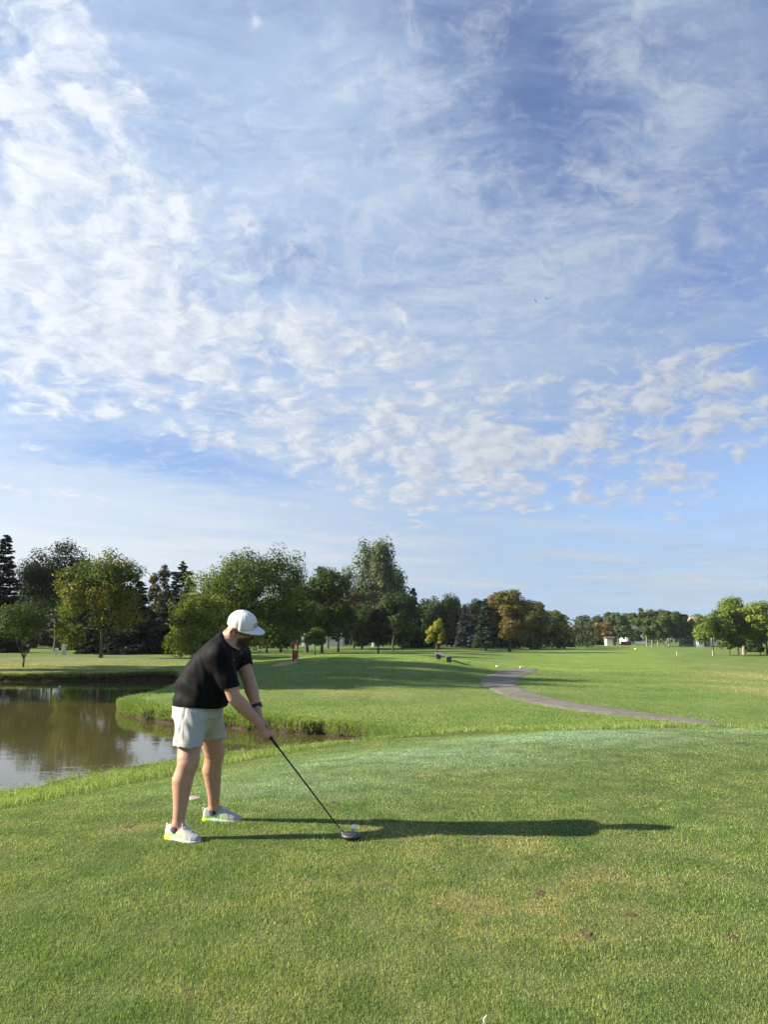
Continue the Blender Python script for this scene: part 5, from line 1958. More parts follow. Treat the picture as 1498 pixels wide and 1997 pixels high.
mb = MB()
mb.tube([BUTT - GX * 0.005, BUTT, BUTT + GX * 0.12, BUTT + GX * 0.265, BUTT + GX * 0.268], [0.010, 0.0135, 0.0125, 0.0100, 0.007], 14)
club_part('grip', mb, pmat('grip_rubber', (0.012, 0.012, 0.013), 0.75, bump=0.002, bscale=400.0))
mb = MB()
SL = float(np.linalg.norm(HOSEL - BUTT))
mb.tube([BUTT + GX * 0.26, BUTT + GX * 0.6, HOSEL - GX * 0.03], [0.0073, 0.0064, 0.0048], 12)
club_part('shaft', mb, pmat('shaft_black', (0.010, 0.010, 0.012), 0.22, coat=0.4))
mb = MB()
mb.tube([HOSEL - GX * 0.035, HOSEL - GX * 0.032, HOSEL + GX * 0.03], [0.006, 0.0075, 0.0078], 12)
club_part('ferrule', mb, pmat('ferrule', (0.35, 0.35, 0.36), 0.3, metal=0.8))
# head: heel at the hosel, toe away from the player, face towards the target
TOE = unit(FX + TX * 0.50)
FACE = np.array([-TOE[1], TOE[0], 0.0])
HC = np.array([HOSEL[0], HOSEL[1], 0.0]) + TOE * 0.060 - FACE * 0.026 + ZX * 0.034
HMX = np.stack([TOE, FACE, ZX])


def head_sdf(p):
    q = (p - HC) @ HMX.T
    # pear-shaped plan: full behind, flat face, heel tucked to the hosel
    back = np.clip(-q[:, 1] / 0.06, -1, 1)
    wx = 0.067 - 0.012 * np.clip(back, 0, 1) ** 2
    up = np.where(q[:, 2] > 0, 0.024, 0.030)
    k = (np.abs(q[:, 0] / wx) ** 2.3 + np.abs(q[:, 1] / 0.060) ** 2.3 + np.abs((q[:, 2] + 0.006 * np.clip(back, 0, 1)) / up) ** 2.2) ** (1 / 2.3)
    o = (k - 1) * 0.030
    o = smax(o, q[:, 1] - 0.048, 0.006)
    h = cone(p, HOSEL + GX * 0.035, HOSEL - GX * 0.01, 0.013, 0.008)
    return smin(o, h, 0.014)


V, F = nets(head_sdf, HC - 0.10, HC + np.array([0.10, 0.10, 0.08]), 0.0022)
V[:, 2] = np.maximum(V[:, 2], 0.004)
q = (V - HC) @ HMX.T
me = mesh_np('head', relax(V, F, 1, 0.4) - HOSEL, F, True)
top = np.clip((q[:, 2] - 0.004) * 300, 0, 1)[:, None]
edge = np.exp(-((q[:, 2] - 0.003) / 0.0022) ** 2)[:, None]
ct = np.array([0.038, 0.040, 0.043]) * top + np.array([0.012, 0.012, 0.013]) * (1 - top)
ct = ct * (1 - edge) + np.array([0.45, 0.45, 0.46]) * edge * 0.3
vcol(me, 'tint', ct)
hm = bpy.data.materials.new('club_head')
hm.use_nodes = True
t = NT(hm.node_tree)
b = t.new('ShaderNodeBsdfPrincipled')
t.put(b.inputs['Base Color'], t.attr('tint')[0])
b.inputs['Roughness'].default_value = 0.5
b.inputs['Metallic'].default_value = 0.0
o = t.new('ShaderNodeOutputMaterial')
t.t.links.new(b.outputs[0], o.inputs[0])
link('head', me, hm, club)

BALL = onY(689, 1617, 5.82)
BALL[2] = 0.058
ball = bpy.data.objects.new('golf_ball', None)
bm = bmesh.new()
bmesh.ops.create_icosphere(bm, subdivisions=4, radius=0.02135)
# dimples on a spiral grid
gold = math.pi * (3 - 5 ** 0.5)
dm = np.array([[math.cos(gold * i) * math.sqrt(1 - (1 - 2 * (i + .5) / 320) ** 2), math.sin(gold * i) * math.sqrt(1 - (1 - 2 * (i + .5) / 320) ** 2), 1 - 2 * (i + .5) / 320] for i in range(320)])
for v_ in bm.verts:
    n_ = np.array(v_.co) / 0.02135
    dd = math.acos(min(1, float((dm @ n_).max())))
    v_.co *= 1 - 0.012 * max(0, 1 - (dd / 0.085) ** 2)
me = bpy.data.meshes.new('golf_ball')
bm.to_mesh(me); bm.free()
me.polygons.foreach_set('use_smooth', [True] * len(me.polygons))
bpy.data.objects.remove(ball)
ball = link('golf_ball', me, pmat('ball_white', (0.85, 0.85, 0.84), 0.35, coat=0.3), loc=BALL)
tag(ball, 'white golf ball teed up beside the club head', 'golf ball')


def tee_mesh():
    m_ = MB()
    m_.lathe([(0.0005, -0.03), (0.0022, -0.018), (0.0024, 0.028), (0.0055, 0.040), (0.0065, 0.0445), (0.0045, 0.0445), (0.0035, 0.041)], (0, 0, 0), 12)
    return m_


MAT_TEE = pmat('tee_wood', (0.80, 0.78, 0.74), 0.5)
tm_ = tee_mesh()
tee = tm_.build('golf_tee', MAT_TEE, None, True, loc=(BALL[0], BALL[1], BALL[2] - 0.0213 - 0.0425))
tag(tee, 'wooden tee holding up the white ball', 'golf tee')

# a snapped white tee left in the turf
bp = onz(944, 1992, 0.012)
m_ = MB()
m_.tube([(0, 0, -0.02), (0, 0, 0.008), (0.0005, 0, 0.018), (0.007, 0.003, 0.023), (0.013, 0.006, 0.026)], [0.0020, 0.0022, 0.0022, 0.0022, 0.0026], 8)
bt = m_.build('broken_tee', pmat('tee_white', (0.85, 0.85, 0.86), 0.4), None, True, loc=(bp[0], bp[1], 0.004))
tag(bt, 'snapped white tee left in the turf', 'golf tee')
# flat disc in the turf behind the player
dp = onz(372, 1556, 0.01)
m_ = MB()
m_.lathe([(0.085, -0.03), (0.088, 0.004), (0.080, 0.009), (0.02, 0.010)], (0, 0, 0), 28)
m_.lathe([(0.016, 0.008), (0.015, 0.012)], (0, 0, 0), 12)
dk = m_.build('turf_disc', pmat('disc_tan', (0.46, 0.41, 0.33), 0.7, var=0.15), None, True, loc=(dp[0], dp[1], 0.004))
tag(dk, 'flat round tan marker disc lying in the turf behind the shoes', 'marker')


# ------------------------------------------------------------------ grass blades
def grid_z(x0, x1, y0, y1, st):
    gx, gy = np.arange(x0, x1 + st, st), np.arange(y0, y1 + st, st)
    GXX, GYY = np.meshgrid(gx, gy, indexing='ij')
    Zg = zground(GXX, GYY)

    def f(x, y):
        u, v = np.clip((x - x0) / st, 0, len(gx) - 1.001), np.clip((y - y0) / st, 0, len(gy) - 1.001)
        i, j = u.astype(int), v.astype(int)
        a, b = u - i, v - j
        return Zg[i, j] * (1 - a) * (1 - b) + Zg[i + 1, j] * a * (1 - b) + Zg[i, j + 1] * (1 - a) * b + Zg[i + 1, j + 1] * a * b
    return f


def blade_material():
    mt = bpy.data.materials.new('grass_blade')
    mt.use_nodes = True
    t = NT(mt.node_tree)
    pos = t.new('ShaderNodeNewGeometry').outputs['Position']
    reg = t.attr('region')
    tint = t.attr('tint')
    c = grass_color(t, pos, (reg[0], None, None, reg[3]))
    k = t.m('MULTIPLY', tint[2], 1.0)
    c = t.mix(1.0, c, tint[0], 'MULTIPLY')
    b = t.new('ShaderNodeBsdfPrincipled')
    t.put(b.inputs['Base Color'], c)
    b.inputs['Roughness'].default_value = 0.5
    b.inputs['Specular IOR Level'].default_value = 0.18
    tr = t.new('ShaderNodeBsdfTranslucent')
    t.put(tr.inputs['Color'], t.mix(1.0, c, (1.25, 1.25, 0.7), 'MULTIPLY'))
    mx = t.new('ShaderNodeMixShader')
    mx.inputs[0].default_value = 0.38
    t.t.links.new(b.outputs[0], mx.inputs[1])
    t.t.links.new(tr.outputs[0], mx.inputs[2])
    o = t.new('ShaderNodeOutputMaterial')
    t.t.links.new(mx.outputs[0], o.inputs[0])
    return mt


MAT_BLADE = blade_material()


def blades(name, label, x, y, z, length, width, lean, g, bend=None, droop=None, bright=1.0, reg=None):
    """one triangle per blade, or three when bend is given"""
    n = len(x)
    a = g.uniform(0, 2 * math.pi, n)
    th = np.minimum(np.abs(g.normal(0, lean, n)), 1.42)
    d = np.stack([np.cos(a) * np.sin(th), np.sin(a) * np.sin(th), np.cos(th)], 1)
    if droop is not None:
        d = unit(d + droop)
    wa = g.uniform(0, 2 * math.pi, n)
    wv = np.stack([np.cos(wa), np.sin(wa), np.zeros(n)], 1) * (width * 0.5)[:, None]
    P = np.stack([x, y, z - 0.004], 1)
    if reg is None:
        reg = region(x, y)
    warm = g.uniform(0, 1, n)
    lum = np.exp(g.normal(0, 0.42, n)) * bright
    tint = np.stack([lum * (0.85 + 0.45 * warm), lum * (0.95 + 0.10 * warm), lum * (1.05 - 0.1 * warm)], 1)
    straw = g.uniform(0, 1, n) < (0.05 + 0.25 * reg[:, 1]) * (1 - np.clip(1.3 * reg[:, 2], 0, 1))
    tint[straw] *= np.array([2.1, 1.55, 1.9])
    if bend is None:
        V = np.stack([P - wv, P + wv, P + d * length[:, None]], 1).reshape(-1, 3)
        F = np.arange(n * 3).reshape(n, 3)
        k = 3
    else:
        mid = P + d * (length * 0.55)[:, None]
        d2 = unit(d + bend)
        tip = mid + d2 * (length * 0.5)[:, None]
        V = np.stack([P - wv, P + wv, mid - wv * 0.8, mid + wv * 0.8, tip], 1).reshape(-1, 3)
        i = np.arange(n)[:, None] * 5
        F = np.concatenate([i + np.array([[0, 1, 3]]), i + np.array([[0, 3, 2]]), i + np.array([[2, 3, 4]])], 0)
        k = 5
    me = mesh_np(name, V, F)
    vcol(me, 'region', np.repeat(reg, k, 0))
    vcol(me, 'tint', np.repeat(np.clip(tint, 0.1, 3.5), k, 0))
    o = link(name, me, MAT_BLADE)
    return tag(o, label, 'grass', kind='stuff')


def polar(n, r0, r1, pw, half, g):
    """points round the tee, density falling as r**pw"""
    e = pw + 2.0
    u = g.uniform(0, 1, n)
    r = (r0 ** e + u * (r1 ** e - r0 ** e)) ** (1 / e) if abs(e) > 1e-6 else r0 * (r1 / r0) ** u
    a = g.uniform(-half, half, n)
    return r * np.sin(a), r * np.cos(a), r


g = np.random.default_rng(21)
zn = grid_z(-16, 16, 1.5, 30, 0.12)
zm = grid_z(-24, 30, 12, 62, 0.3)

# bare divots in the tee turf
DIVOTS = [onz(u, v, 0.0) for u, v in ((632, 1572), (650, 1568), (925, 1635), (984, 1637), (1412, 1704), (1052, 1742), (1230, 1785), (370, 1948), (250, 1614), (750, 1728), (900, 1708), (1150, 1830), (1140, 1820), (1336, 1676), (1430, 1832), (548, 1800), (815, 1512), (880, 1525), (655, 1570))]
DRAD = [g.uniform(0.014, 0.032) for _ in DIVOTS]

# tee turf
x, y, r = polar(1250000, 2.7, 14.5, -1.75, R(36), g)
s_tee = seg_sdf(x, y, TEE)
keep = s_tee < 0.0
for dvt, dr in zip(DIVOTS, DRAD):
    keep &= ((x - dvt[0]) ** 2 + ((y - dvt[1]) * 0.8) ** 2 > (0.75 * dr * (1 + 0.3 * np.sin(7 * np.arctan2(y - dvt[1], x - dvt[0])))) ** 2)
x, y, r = x[keep], y[keep], r[keep]
thin = g.uniform(0, 1, len(x)) > 0.35 * np.clip(blob(x, y, DRYB), 0, 1)
x, y, r = x[thin], y[thin], r[thin]
hn = 0.5 + 0.5 * np.sin(x * 5.1 + 2 * np.sin(y * 3.3)) * np.sin(y * 4.3 + 1.7 * np.sin(x * 2.9))
ln = g.uniform(0.010, 0.024, len(x)) * (0.65 + 0.6 * hn) * np.clip(1.25 - r / 22, 0.7, 1.2)
blades('turf_grass', 'short mown tee turf around the player', x, y, zn(x, y), ln, 0.0028 * np.clip(r / 4.0, 1, 3.0) * g.uniform(0.7, 1.4, len(x)), 0.9, g, bright=1.62)

# longer rough between the tee and the pond and behind the tee
x, y, r = polar(420000, 6.0, 24.0, -1.3, R(36), g)
s_tee = seg_sdf(x, y, TEE)
sp = pond_sdf(x, y)
edge = np.clip(s_tee / 0.25, 0, 1)
path_s = seg_sdf(x, y, PATH_POLY)
keep = (s_tee > -0.05) & (sp > 0.02) & (path_s > 0.03) & ((y < 18) | (g.uniform(0, 1, len(x)) < 0.6))
x, y, r, s_tee = x[keep], y[keep], r[keep], s_tee[keep]
tall = np.exp(-((s_tee - 0.10) / 0.55) ** 2) + 0.25
spk = np.clip(pond_sdf(x, y) / 0.9, 0.35, 1.0)
ln = g.uniform(0.030, 0.062, len(x)) * (0.55 + 0.95 * tall) * spk * np.where(y > 17, 0.75, 1.0)
wd = 0.0032 * np.clip(r / 6, 1, 4) * g.uniform(0.7, 1.3, len(x))
bd = np.stack([g.normal(0, 0.35, len(x)), g.normal(0, 0.35, len(x)), -g.uniform(0.0, 0.5, len(x))], 1)
blades('rough_grass', 'longer rough grass along the pond and behind the tee', x, y, zn(x, y), ln, wd, 0.5, g, bend=bd, bright=1.35)

# tufts on the peninsula and the ground round the path
x, y, r = polar(330000, 15.0, 58.0, -1.6, R(34), g)
sp = pond_sdf(x, y)
keep = (sp > 0.1) & (seg_sdf(x, y, PATH_POLY) > 0.04 - 0.22 * g.uniform(0, 1, len(x)) ** 2) & (seg_sdf(x, y, TEE) > 0.5)
x, y, r = x[keep], y[keep], r[keep]
blades('meadow_grass', 'mown grass of the peninsula and the ground around the path', x, y, zm(x, y), g.uniform(0.025, 0.05, len(x)) * np.clip(r / 30, 0.8, 1.2), 0.0055 * np.clip(r / 18, 1, 3) * g.uniform(0.7, 1.3, len(x)), 0.7, g, bright=1.5)

# long grass hanging over the banks
per = np.linalg.norm(np.roll(POND, -1, 0) - POND, axis=1)
mid = 0.5 * (POND + np.roll(POND, -1, 0))
dist = np.linalg.norm(mid, axis=1)
vis = (mid[:, 0] > -mid[:, 1] * 0.72 - 2) & (mid[:, 1] > 5)
wgt = per * vis / np.clip(dist, 8, 60) ** 0.9
n = 150000
k = g.choice(len(POND), n, p=wgt / wgt.sum())
tt = g.uniform(0, 1, n)[:, None]
E0, E1 = POND[k], np.roll(POND, -1, 0)[k]
ed = unit(E1 - E0)
nr = np.stack([ed[:, 1], -ed[:, 0]], 1)
tst = pond_sdf(mid[:, 0] + 0.3 * (np.roll(POND, -1, 0) - POND)[:, 1] / (per + 1e-9), mid[:, 1] - 0.3 * (np.roll(POND, -1, 0) - POND)[:, 0] / (per + 1e-9))
sgn = np.where(tst > 0, 1.0, -1.0)[k][:, None]
out_n = nr * sgn                                            # away from the water
Q = E0 + (E1 - E0) * tt + out_n * np.abs(g.normal(0, 0.26, (n, 1)))
dq = np.linalg.norm(Q, axis=1)
far = np.clip(dq / 18, 0.8, 2.6)
nearbank = (dq < 16.5) & (Q[:, 1] < 15.5)
ln = g.uniform(0.04, 0.10, n) * np.where(nearbank, 0.55, 1.0) * np.clip(far, 1, 1.2)
drp = np.concatenate([-out_n * g.uniform(0.05, 0.7, (n, 1)), np.zeros((n, 1))], 1)
bd = np.concatenate([-out_n * g.uniform(0.2, 0.9, (n, 1)), -g.uniform(0.2, 1.3, (n, 1))], 1)
zq = zground(Q[:, 0], Q[:, 1])
face = g.uniform(0, 1, n) < 0.45
Q[face] = (E0 + (E1 - E0) * tt - out_n * g.uniform(0.03, 0.09, (n, 1)))[face]
zq[face] = zq[face] - g.uniform(0.0, 0.24, face.sum())
blades('bank_grass', 'long grass hanging over the pond banks', Q[:, 0], Q[:, 1], zq, ln, 0.0065 * far * g.uniform(0.7, 1.4, n), 0.35, g, bend=bd, droop=drp, bright=1.7)

# cut earth of the bank under the grass
MAT_SOIL = pmat('bank_soil', (0.036, 0.026, 0.016), 0.95, var=0.5, vscale=5.0, bump=0.05, bscale=18.0)
nP = len(POND)
lev = [0.02, -0.12, -0.22, -0.34, -0.6]
out = []
dn = np.roll(POND, -1, 0) - np.roll(POND, 1, 0)
nn = unit(np.stack([dn[:, 1], -dn[:, 0]], 1))
tst = pond_sdf(POND[:, 0] + 0.3 * nn[:, 0], POND[:, 1] + 0.3 * nn[:, 1])
nn = nn * np.where(tst > 0, 1.0, -1.0)[:, None]
zt = zground(POND[:, 0] + nn[:, 0] * 0.05, POND[:, 1] + nn[:, 1] * 0.05)
for q_, l in enumerate(lev):
    jit = g.normal(0, 0.025, (nP, 1))
    inset = (0.02, -0.06, -0.03, -0.08, -0.3)[q_]
    pt = POND + nn * (inset + jit)
    zz = zt + l if q_ < 4 else np.full(nP, WATER_Z - 0.3)
    out.append(np.concatenate([pt, zz[:, None]], 1))
V = np.concatenate(out)
i = np.arange(nP); j = (i + 1) % nP
F = np.concatenate([np.stack([a_ * nP + i, a_ * nP + j, (a_ + 1) * nP + j, (a_ + 1) * nP + i], 1) for a_ in range(len(lev) - 1)])
tag(link('pond_bank', mesh_np('pond_bank', V, F, True), MAT_SOIL), 'dark cut earth of the pond bank', 'bank', kind='structure')

# divots: scooped earth with torn rims
for q_, (dvt, dr) in enumerate(zip(DIVOTS, DRAD)):
    nv = 14
    vs, fs = [(0, 0, 0.002)], []
    for ring_, (rr_, zz_) in enumerate(((0.55, 0.001), (1.0, 0.004), (1.3, -0.006))):
        for k_ in range(nv):
            a_ = 2 * math.pi * k_ / nv
            w_ = dr * rr_ * (1 + 0.3 * math.sin(7 * a_)) * g.uniform(0.8, 1.15)
            vs.append((w_ * math.cos(a_), w_ * math.sin(a_) * 1.2, zz_ + g.normal(0, 0.0015)))
    for k_ in range(nv):
        k2 = (k_ + 1) % nv
        fs.append((0, 1 + k_, 1 + k2))
        for ring_ in range(2):
            a_, b_ = 1 + ring_ * nv + k_, 1 + ring_ * nv + k2
            fs.append((a_, a_ + nv, b_ + nv, b_))
    m_ = MB(); m_.add(vs, fs)
    o = m_.build('divot', pmat('divot_earth', (0.090, 0.066, 0.030), 0.95, var=0.6, vscale=60.0, bump=0.01, bscale=90.0), None, True, loc=(dvt[0], dvt[1], float(zn(dvt[:1], dvt[1:2])[0]) + 0.001))
    tag(o, 'small brown divot of bare earth torn in the tee turf', 'divot', 'divots in the tee turf')


# ------------------------------------------------------------------ things on the course
def gz(x, y):
    return float(zground(np.array([float(x)]), np.array([float(y)]))[0])


def foot(u, Y):
    p = onY(u, 1250, Y)
    p[2] = gz(p[0], p[1])
    return p


RED = pmat('red_plastic', (0.42, 0.025, 0.028), 0.4, var=0.12, vscale=6.0)
RED2 = pmat('red_faded', (0.40, 0.075, 0.055), 0.5, var=0.15, vscale=6.0)
DARK = pmat('dark_metal', (0.025, 0.025, 0.028), 0.45)
WHITE = pmat('white_paint', (0.74, 0.74, 0.72), 0.55, var=0.08)

# ball washer with waste bin on a mulch bed
wp = ground_hit(571, 1291)
bw = empty('ball_washer', wp, 'red ball washer with red waste bin on one dark post', 'ball washer')
MB().tube([(0, 0, -0.2), (0, 0, 0.62), (0, 0, 0.90)], 0.035, 10).build('post', DARK, bw, True)
m = MB(); m.lathe([(0.08, 0.80), (0.105, 0.83), (0.11, 0.98), (0.10, 1.06), (0.06, 1.10), (0.02, 1.115)], (0, 0, 0), 18); m.build('washer_head', RED, bw, True)
m = MB(); m.tube([(0, 0, 1.10), (0, 0, 1.17)], 0.012, 8); m.lathe([(0.022, 1.16), (0.03, 1.175), (0.022, 1.19)], (0, 0, 0), 10); m.build('plunger', DARK, bw, True)
m = MB(); m.lathe([(0.11, 0.16), (0.125, 0.18), (0.14, 0.60), (0.145, 0.62), (0.12, 0.61), (0.10, 0.30)], (0.16, -0.02, 0), 20); bn = m.build('waste_bin', RED2, bw, True)
m = MB(); m.tube([(0.16 + 0.146 * math.cos(a), -0.02 + 0.146 * math.sin(a), 0.61) for a in np.linspace(0, 6.283, 22)], 0.012, 6); m.build('rim', DARK, bn, True)
m = MB(); m.tube([(0.16 + 0.137 * math.cos(a), -0.02 + 0.137 * math.sin(a), 0.34) for a in np.linspace(0, 6.283, 22)], 0.010, 6); m.build('band', DARK, bn, True)
for z_ in (0.36, 0.55):
    MB().box((0.04, 0, z_), (0.1, 0.03, 0.04)).build('bracket', DARK, bw)
_e = [ground_hit(u, v) for u, v in ((528, 1300), (545, 1294), (560, 1291), (580, 1290), (578, 1293), (562, 1297), (545, 1300))]
ctr = np.mean(_e, 0)
vs, fs = [], []
ring = smooth_loop([(q[0], q[1]) for q in _e], 6)
for r_ in (0.0, 0.5, 0.9, 1.0):
    for q in ring:
        x_, y_ = ctr[0] + (q[0] - ctr[0]) * r_, ctr[1] + (q[1] - ctr[1]) * r_
        vs.append((x_, y_, gz(x_, y_) + (0.035 if r_ < 0.95 else -0.03) + float(g.normal(0, 0.006))))
n_ = len(ring)
for k in range(3):
    for i in range(n_):
        j = (i + 1) % n_
        fs.append((k * n_ + i, k * n_ + j, (k + 1) * n_ + j, (k + 1) * n_ + i))
m = MB(); m.add(vs, fs)
tag(m.build('mulch_bed', pmat('mulch', (0.42, 0.25, 0.14), 0.95, var=0.4, vscale=9.0, bump=0.04, bscale=16.0), None, True), 'reddish mulch bed around the ball washer post', 'mulch bed', kind='structure')

# bench
l1, l2 = foot(855, 49.2), foot(875, 45.6)
bc = (l1 + l2) / 2
bench = empty('bench', bc, 'low dark slab bench on the slope of the mound', 'bench')
BM = pmat('bench_recycled', (0.075, 0.082, 0.095), 0.6, var=0.15)
bd = unit(l2 - l1)
byaw = math.atan2(bd[1], bd[0])
tilt = Matrix.Rotation(-math.asin(bd[2]), 3, Vector((-math.sin(byaw), math.cos(byaw), 0)))
for k in (-1, 0, 1):
    off = np.array([-math.sin(byaw), math.cos(byaw), 0]) * 0.13 * k
    MB().box(tuple(off + np.array([0, 0, 0.37])), (float(np.linalg.norm(l2 - l1)) * 1.45, 0.115, 0.045), byaw, tilt).build('seat_plank', BM, bench, bevel=0.008)
for l in (l1, l2):
    MB().box(tuple(l - bc + np.array([0, 0, 0.14])), (0.10, 0.30, 0.42), byaw).build('leg', BM, bench, bevel=0.01)

# white tee marker blocks by the end of the path
for u, v, lab in ((972, 1301, 'white block marker on the grass left of the path end'), (1018, 1303, 'white block marker beside the end of the path')):
    p = ground_hit(u, v)
    o = MB().box((0, 0, 0.05), (0.26, 0.13, 0.11), 0.15, None, 0.92).build('tee_marker', WHITE, None, bevel=0.02, loc=p)
    tag(o, lab, 'marker', 'tee markers')

# utility pedestals
for u, v, w_, h_, tl, lab in ((109, 1274, 0.30, 0.66, 0.22, 'short leaning pale utility box on the far grass'), (124, 1274, 0.46, 1.05, 0.13, 'tall leaning pale utility box on the far grass')):
    p = foot(u, 82.0)
    e = empty('utility_box', p, lab, 'utility box', 'utility boxes')
    PM = pmat('box_grey_green', (0.50, 0.54, 0.48), 0.6, var=0.1)
    T_ = Matrix.Rotation(tl, 3, 'Y')
    MB().box(tuple(T_ @ Vector((0, 0, h_ / 2 - 0.04))), (w_, w_ * 0.8, h_), 0.35, T_).build('cabinet', PM, e, bevel=0.02)
    MB().box(tuple(T_ @ Vector((0, 0, h_ - 0.02))), (w_ * 1.08, w_ * 0.88, 0.07), 0.35, T_).build('lid', PM, e, bevel=0.02)

# white pipe standing in the pond
p = onz(115, 1350, WATER_Z)
m = MB(); m.lathe([(0.035, -0.5), (0.035, 0.20), (0.045, 0.205), (0.045, 0.25), (0.02, 0.262)], (0, 0, 0), 12)
tag(m.build('pond_pipe', WHITE, None, True, loc=p), 'short white pipe standing in the pond', 'pipe')

# markers on the fairway
p = foot(1239, 150)
m = MB(); m.lathe([(0.05, -0.05), (0.16, 0.04), (0.20, 0.16), (0.16, 0.28), (0.05, 0.34)], (0, 0, 0), 14)
tag(m.build('fairway_marker', pmat('marker_cream', (0.75, 0.73, 0.50), 0.5), None, True, loc=p), 'small cream marker ball on the fairway', 'marker')
p = foot(1319, 100)
m = MB(); m.tube([(0, 0, -0.2), (0, 0, 0.50)], 0.022, 8); m.lathe([(0.026, 0.49), (0.026, 0.54), (0.01, 0.56)], (0, 0, 0), 8)
tag(m.build('distance_post', WHITE, None, True, loc=p), 'thin white distance post at the fairway edge', 'post')


# ------------------------------------------------------------------ fence and buildings behind the trees
def window(par, c, w_, h_, axis, glass):
    """c centre on wall, axis 0: wall faces -y"""
    f = MB().box(c, (w_ + 0.16, 0.10, h_ + 0.16)).build('window', WHITE, par)
    MB().box((c[0], c[1] - 0.055, c[2]), (w_, 0.03, h_)).build('pane', glass, f)
    MB().box((c[0], c[1] - 0.075, c[2]), (0.05, 0.03, h_)).build('mullion', WHITE, f)
    return f


GLASS = pmat('window_glass', (0.03, 0.04, 0.05), 0.08, spec=0.8)


def house(name, label, u0, u1, Y, eave, ridge, wall, roof, depth=8.0, wins=2, door=True, chimney=None, yaw=0.0, cat='house'):
    a, b = foot(u0, Y), foot(u1, Y)
    W = abs(b[0] - a[0])
    c = (a + b) / 2
    c[2] = min(a[2], b[2])
    e = empty(name, c, label, cat, None, yaw)
    MB().box((0, depth / 2, eave / 2 - 0.3), (W, depth, eave + 0.6)).build('wall', wall, e)
    m = MB()
    o = 0.35
    m.add([(-W / 2 - o, -o, eave - 0.05), (W / 2 + o, -o, eave - 0.05), (W / 2 + o, depth + o, eave - 0.05), (-W / 2 - o, depth + o, eave - 0.05),
           (-W / 2 - o, -o, eave + 0.12), (W / 2 + o, -o, eave + 0.12), (W / 2 + o, depth + o, eave + 0.12), (-W / 2 - o, depth + o, eave + 0.12),
           (-W / 2 - o, depth / 2, ridge), (W / 2 + o, depth / 2, ridge)],
          [(3, 2, 1, 0), (0, 1, 5, 4), (2, 3, 7, 6), (4, 5, 9, 8), (6, 7, 8, 9), (1, 2, 6, 9, 5), (3, 0, 4, 8, 7)])
    rf = m.build('roof', roof, e)
    if chimney:
        MB().box((chimney[0], depth * 0.45, chimney[1] / 2 + 1), (0.9, 0.9, chimney[1] - 2)).build('chimney', chimney[2], rf)
    for k in range(wins):
        x_ = W * ((k + 0.5) / wins - 0.5)
        for z_ in ([1.5] if eave < 4 else [1.5, 4.3]):
            if eave < 2.4:
                z_ = 1.25
            window(e, (x_, -0.03, z_), min(1.3, W / wins * 0.45), 1.1, 0, GLASS)
    if door:
        d_ = MB().box((W * 0.5 / max(1, wins) * 1.0 - W * 0.5 + W / max(1, wins) * 0.5, -0.03, 0.98), (0.95, 0.12, 2.0)).build('door', pmat('door_brown', (0.12, 0.07, 0.045), 0.6), e)
        MB().tube([(W * 0.5 / max(1, wins) - W * 0.5 + W / max(1, wins) * 0.5 + 0.34, -0.12, 1.0), (W * 0.5 / max(1, wins) - W * 0.5 + W / max(1, wins) * 0.5 + 0.34, -0.17, 1.0)], 0.04, 8).build('handle', DARK, d_)
    return e


SHING = pmat('roof_shingle', (0.10, 0.085, 0.075), 0.9, var=0.3, vscale=2.0, bump=0.05, bscale=5.0)
SHING2 = pmat('roof_tan', (0.30, 0.22, 0.16), 0.9, var=0.2, vscale=2.0, bump=0.05, bscale=5.0)
BRICK = pmat('brick_red', (0.24, 0.075, 0.055), 0.9, var=0.25, vscale=3.0, bump=0.03, bscale=12.0)
SIDING = pmat('siding_white', (0.72, 0.72, 0.70), 0.7, var=0.06, vscale=1.5, bump=0.02, bscale=9.0)
CREAM = pmat('siding_cream', (0.60, 0.55, 0.42), 0.7, var=0.08, vscale=1.5)

house('brick_house', 'red brick house low behind the dark linden', 62, 146, 140, 2.7, 5.0, BRICK, SHING, 9, 4, True)
house('brick_house', 'red brick house with chimney behind the thin pine', 236, 330, 178, 5.6, 8.6, BRICK, SHING, 9, 3, True, (1.0, 12.6, BRICK))
house('garage', 'long low white garage behind the elm trunks', 588, 668, 158, 2.15, 3.0, SIDING, SHING, 7, 0, False, cat='garage')
gar = [o_ for o_ in bpy.data.objects if o_.name.startswith('garage')][0]
for k, x_ in enumerate((-2.6, 0.6)):
    d_ = MB().box((x_, -0.04, 0.95), (2.5, 0.10, 1.85)).build('garage_door', WHITE, gar)
    for r_ in range(4):
        MB().box((x_, -0.10, 0.28 + 0.45 * r_), (2.36, 0.03, 0.40)).build('panel', WHITE, d_)
window(gar, (3.1, -0.03, 1.3), 0.8, 0.8, 0, GLASS)
house('beige_house', 'tall beige house half hidden by the honey locusts', 1362, 1424, 236, 5.6, 8.8, CREAM, SHING2, 9, 3, True)
house('garden_shed', 'small grey and white shed before the beige house', 1360, 1374, 196, 1.7, 2.3, SIDING, SHING, 2.0, 1, False, cat='shed')
house('garden_shed', 'cream shed below the tall elm at the fairway end', 1184, 1199, 232, 2.1, 2.6, CREAM, SHING, 2.6, 0, True, cat='shed')
house('garden_shed', 'low shed beside the grey blue spruce', 1120, 1139, 262, 1.6, 2.1, SIDING, SHING, 3.0, 1, False, cat='shed')
house('white_house', 'white house showing in the gap beside the grove', 1222, 1262, 300, 5.4, 8.0, SIDING, SHING, 9, 3, True)
house('garden_shed', 'rusty red shed low behind the fairway', 1215, 1232, 236, 0.9, 1.15, BRICK, BRICK, 2.0, 0, False, cat='shed')

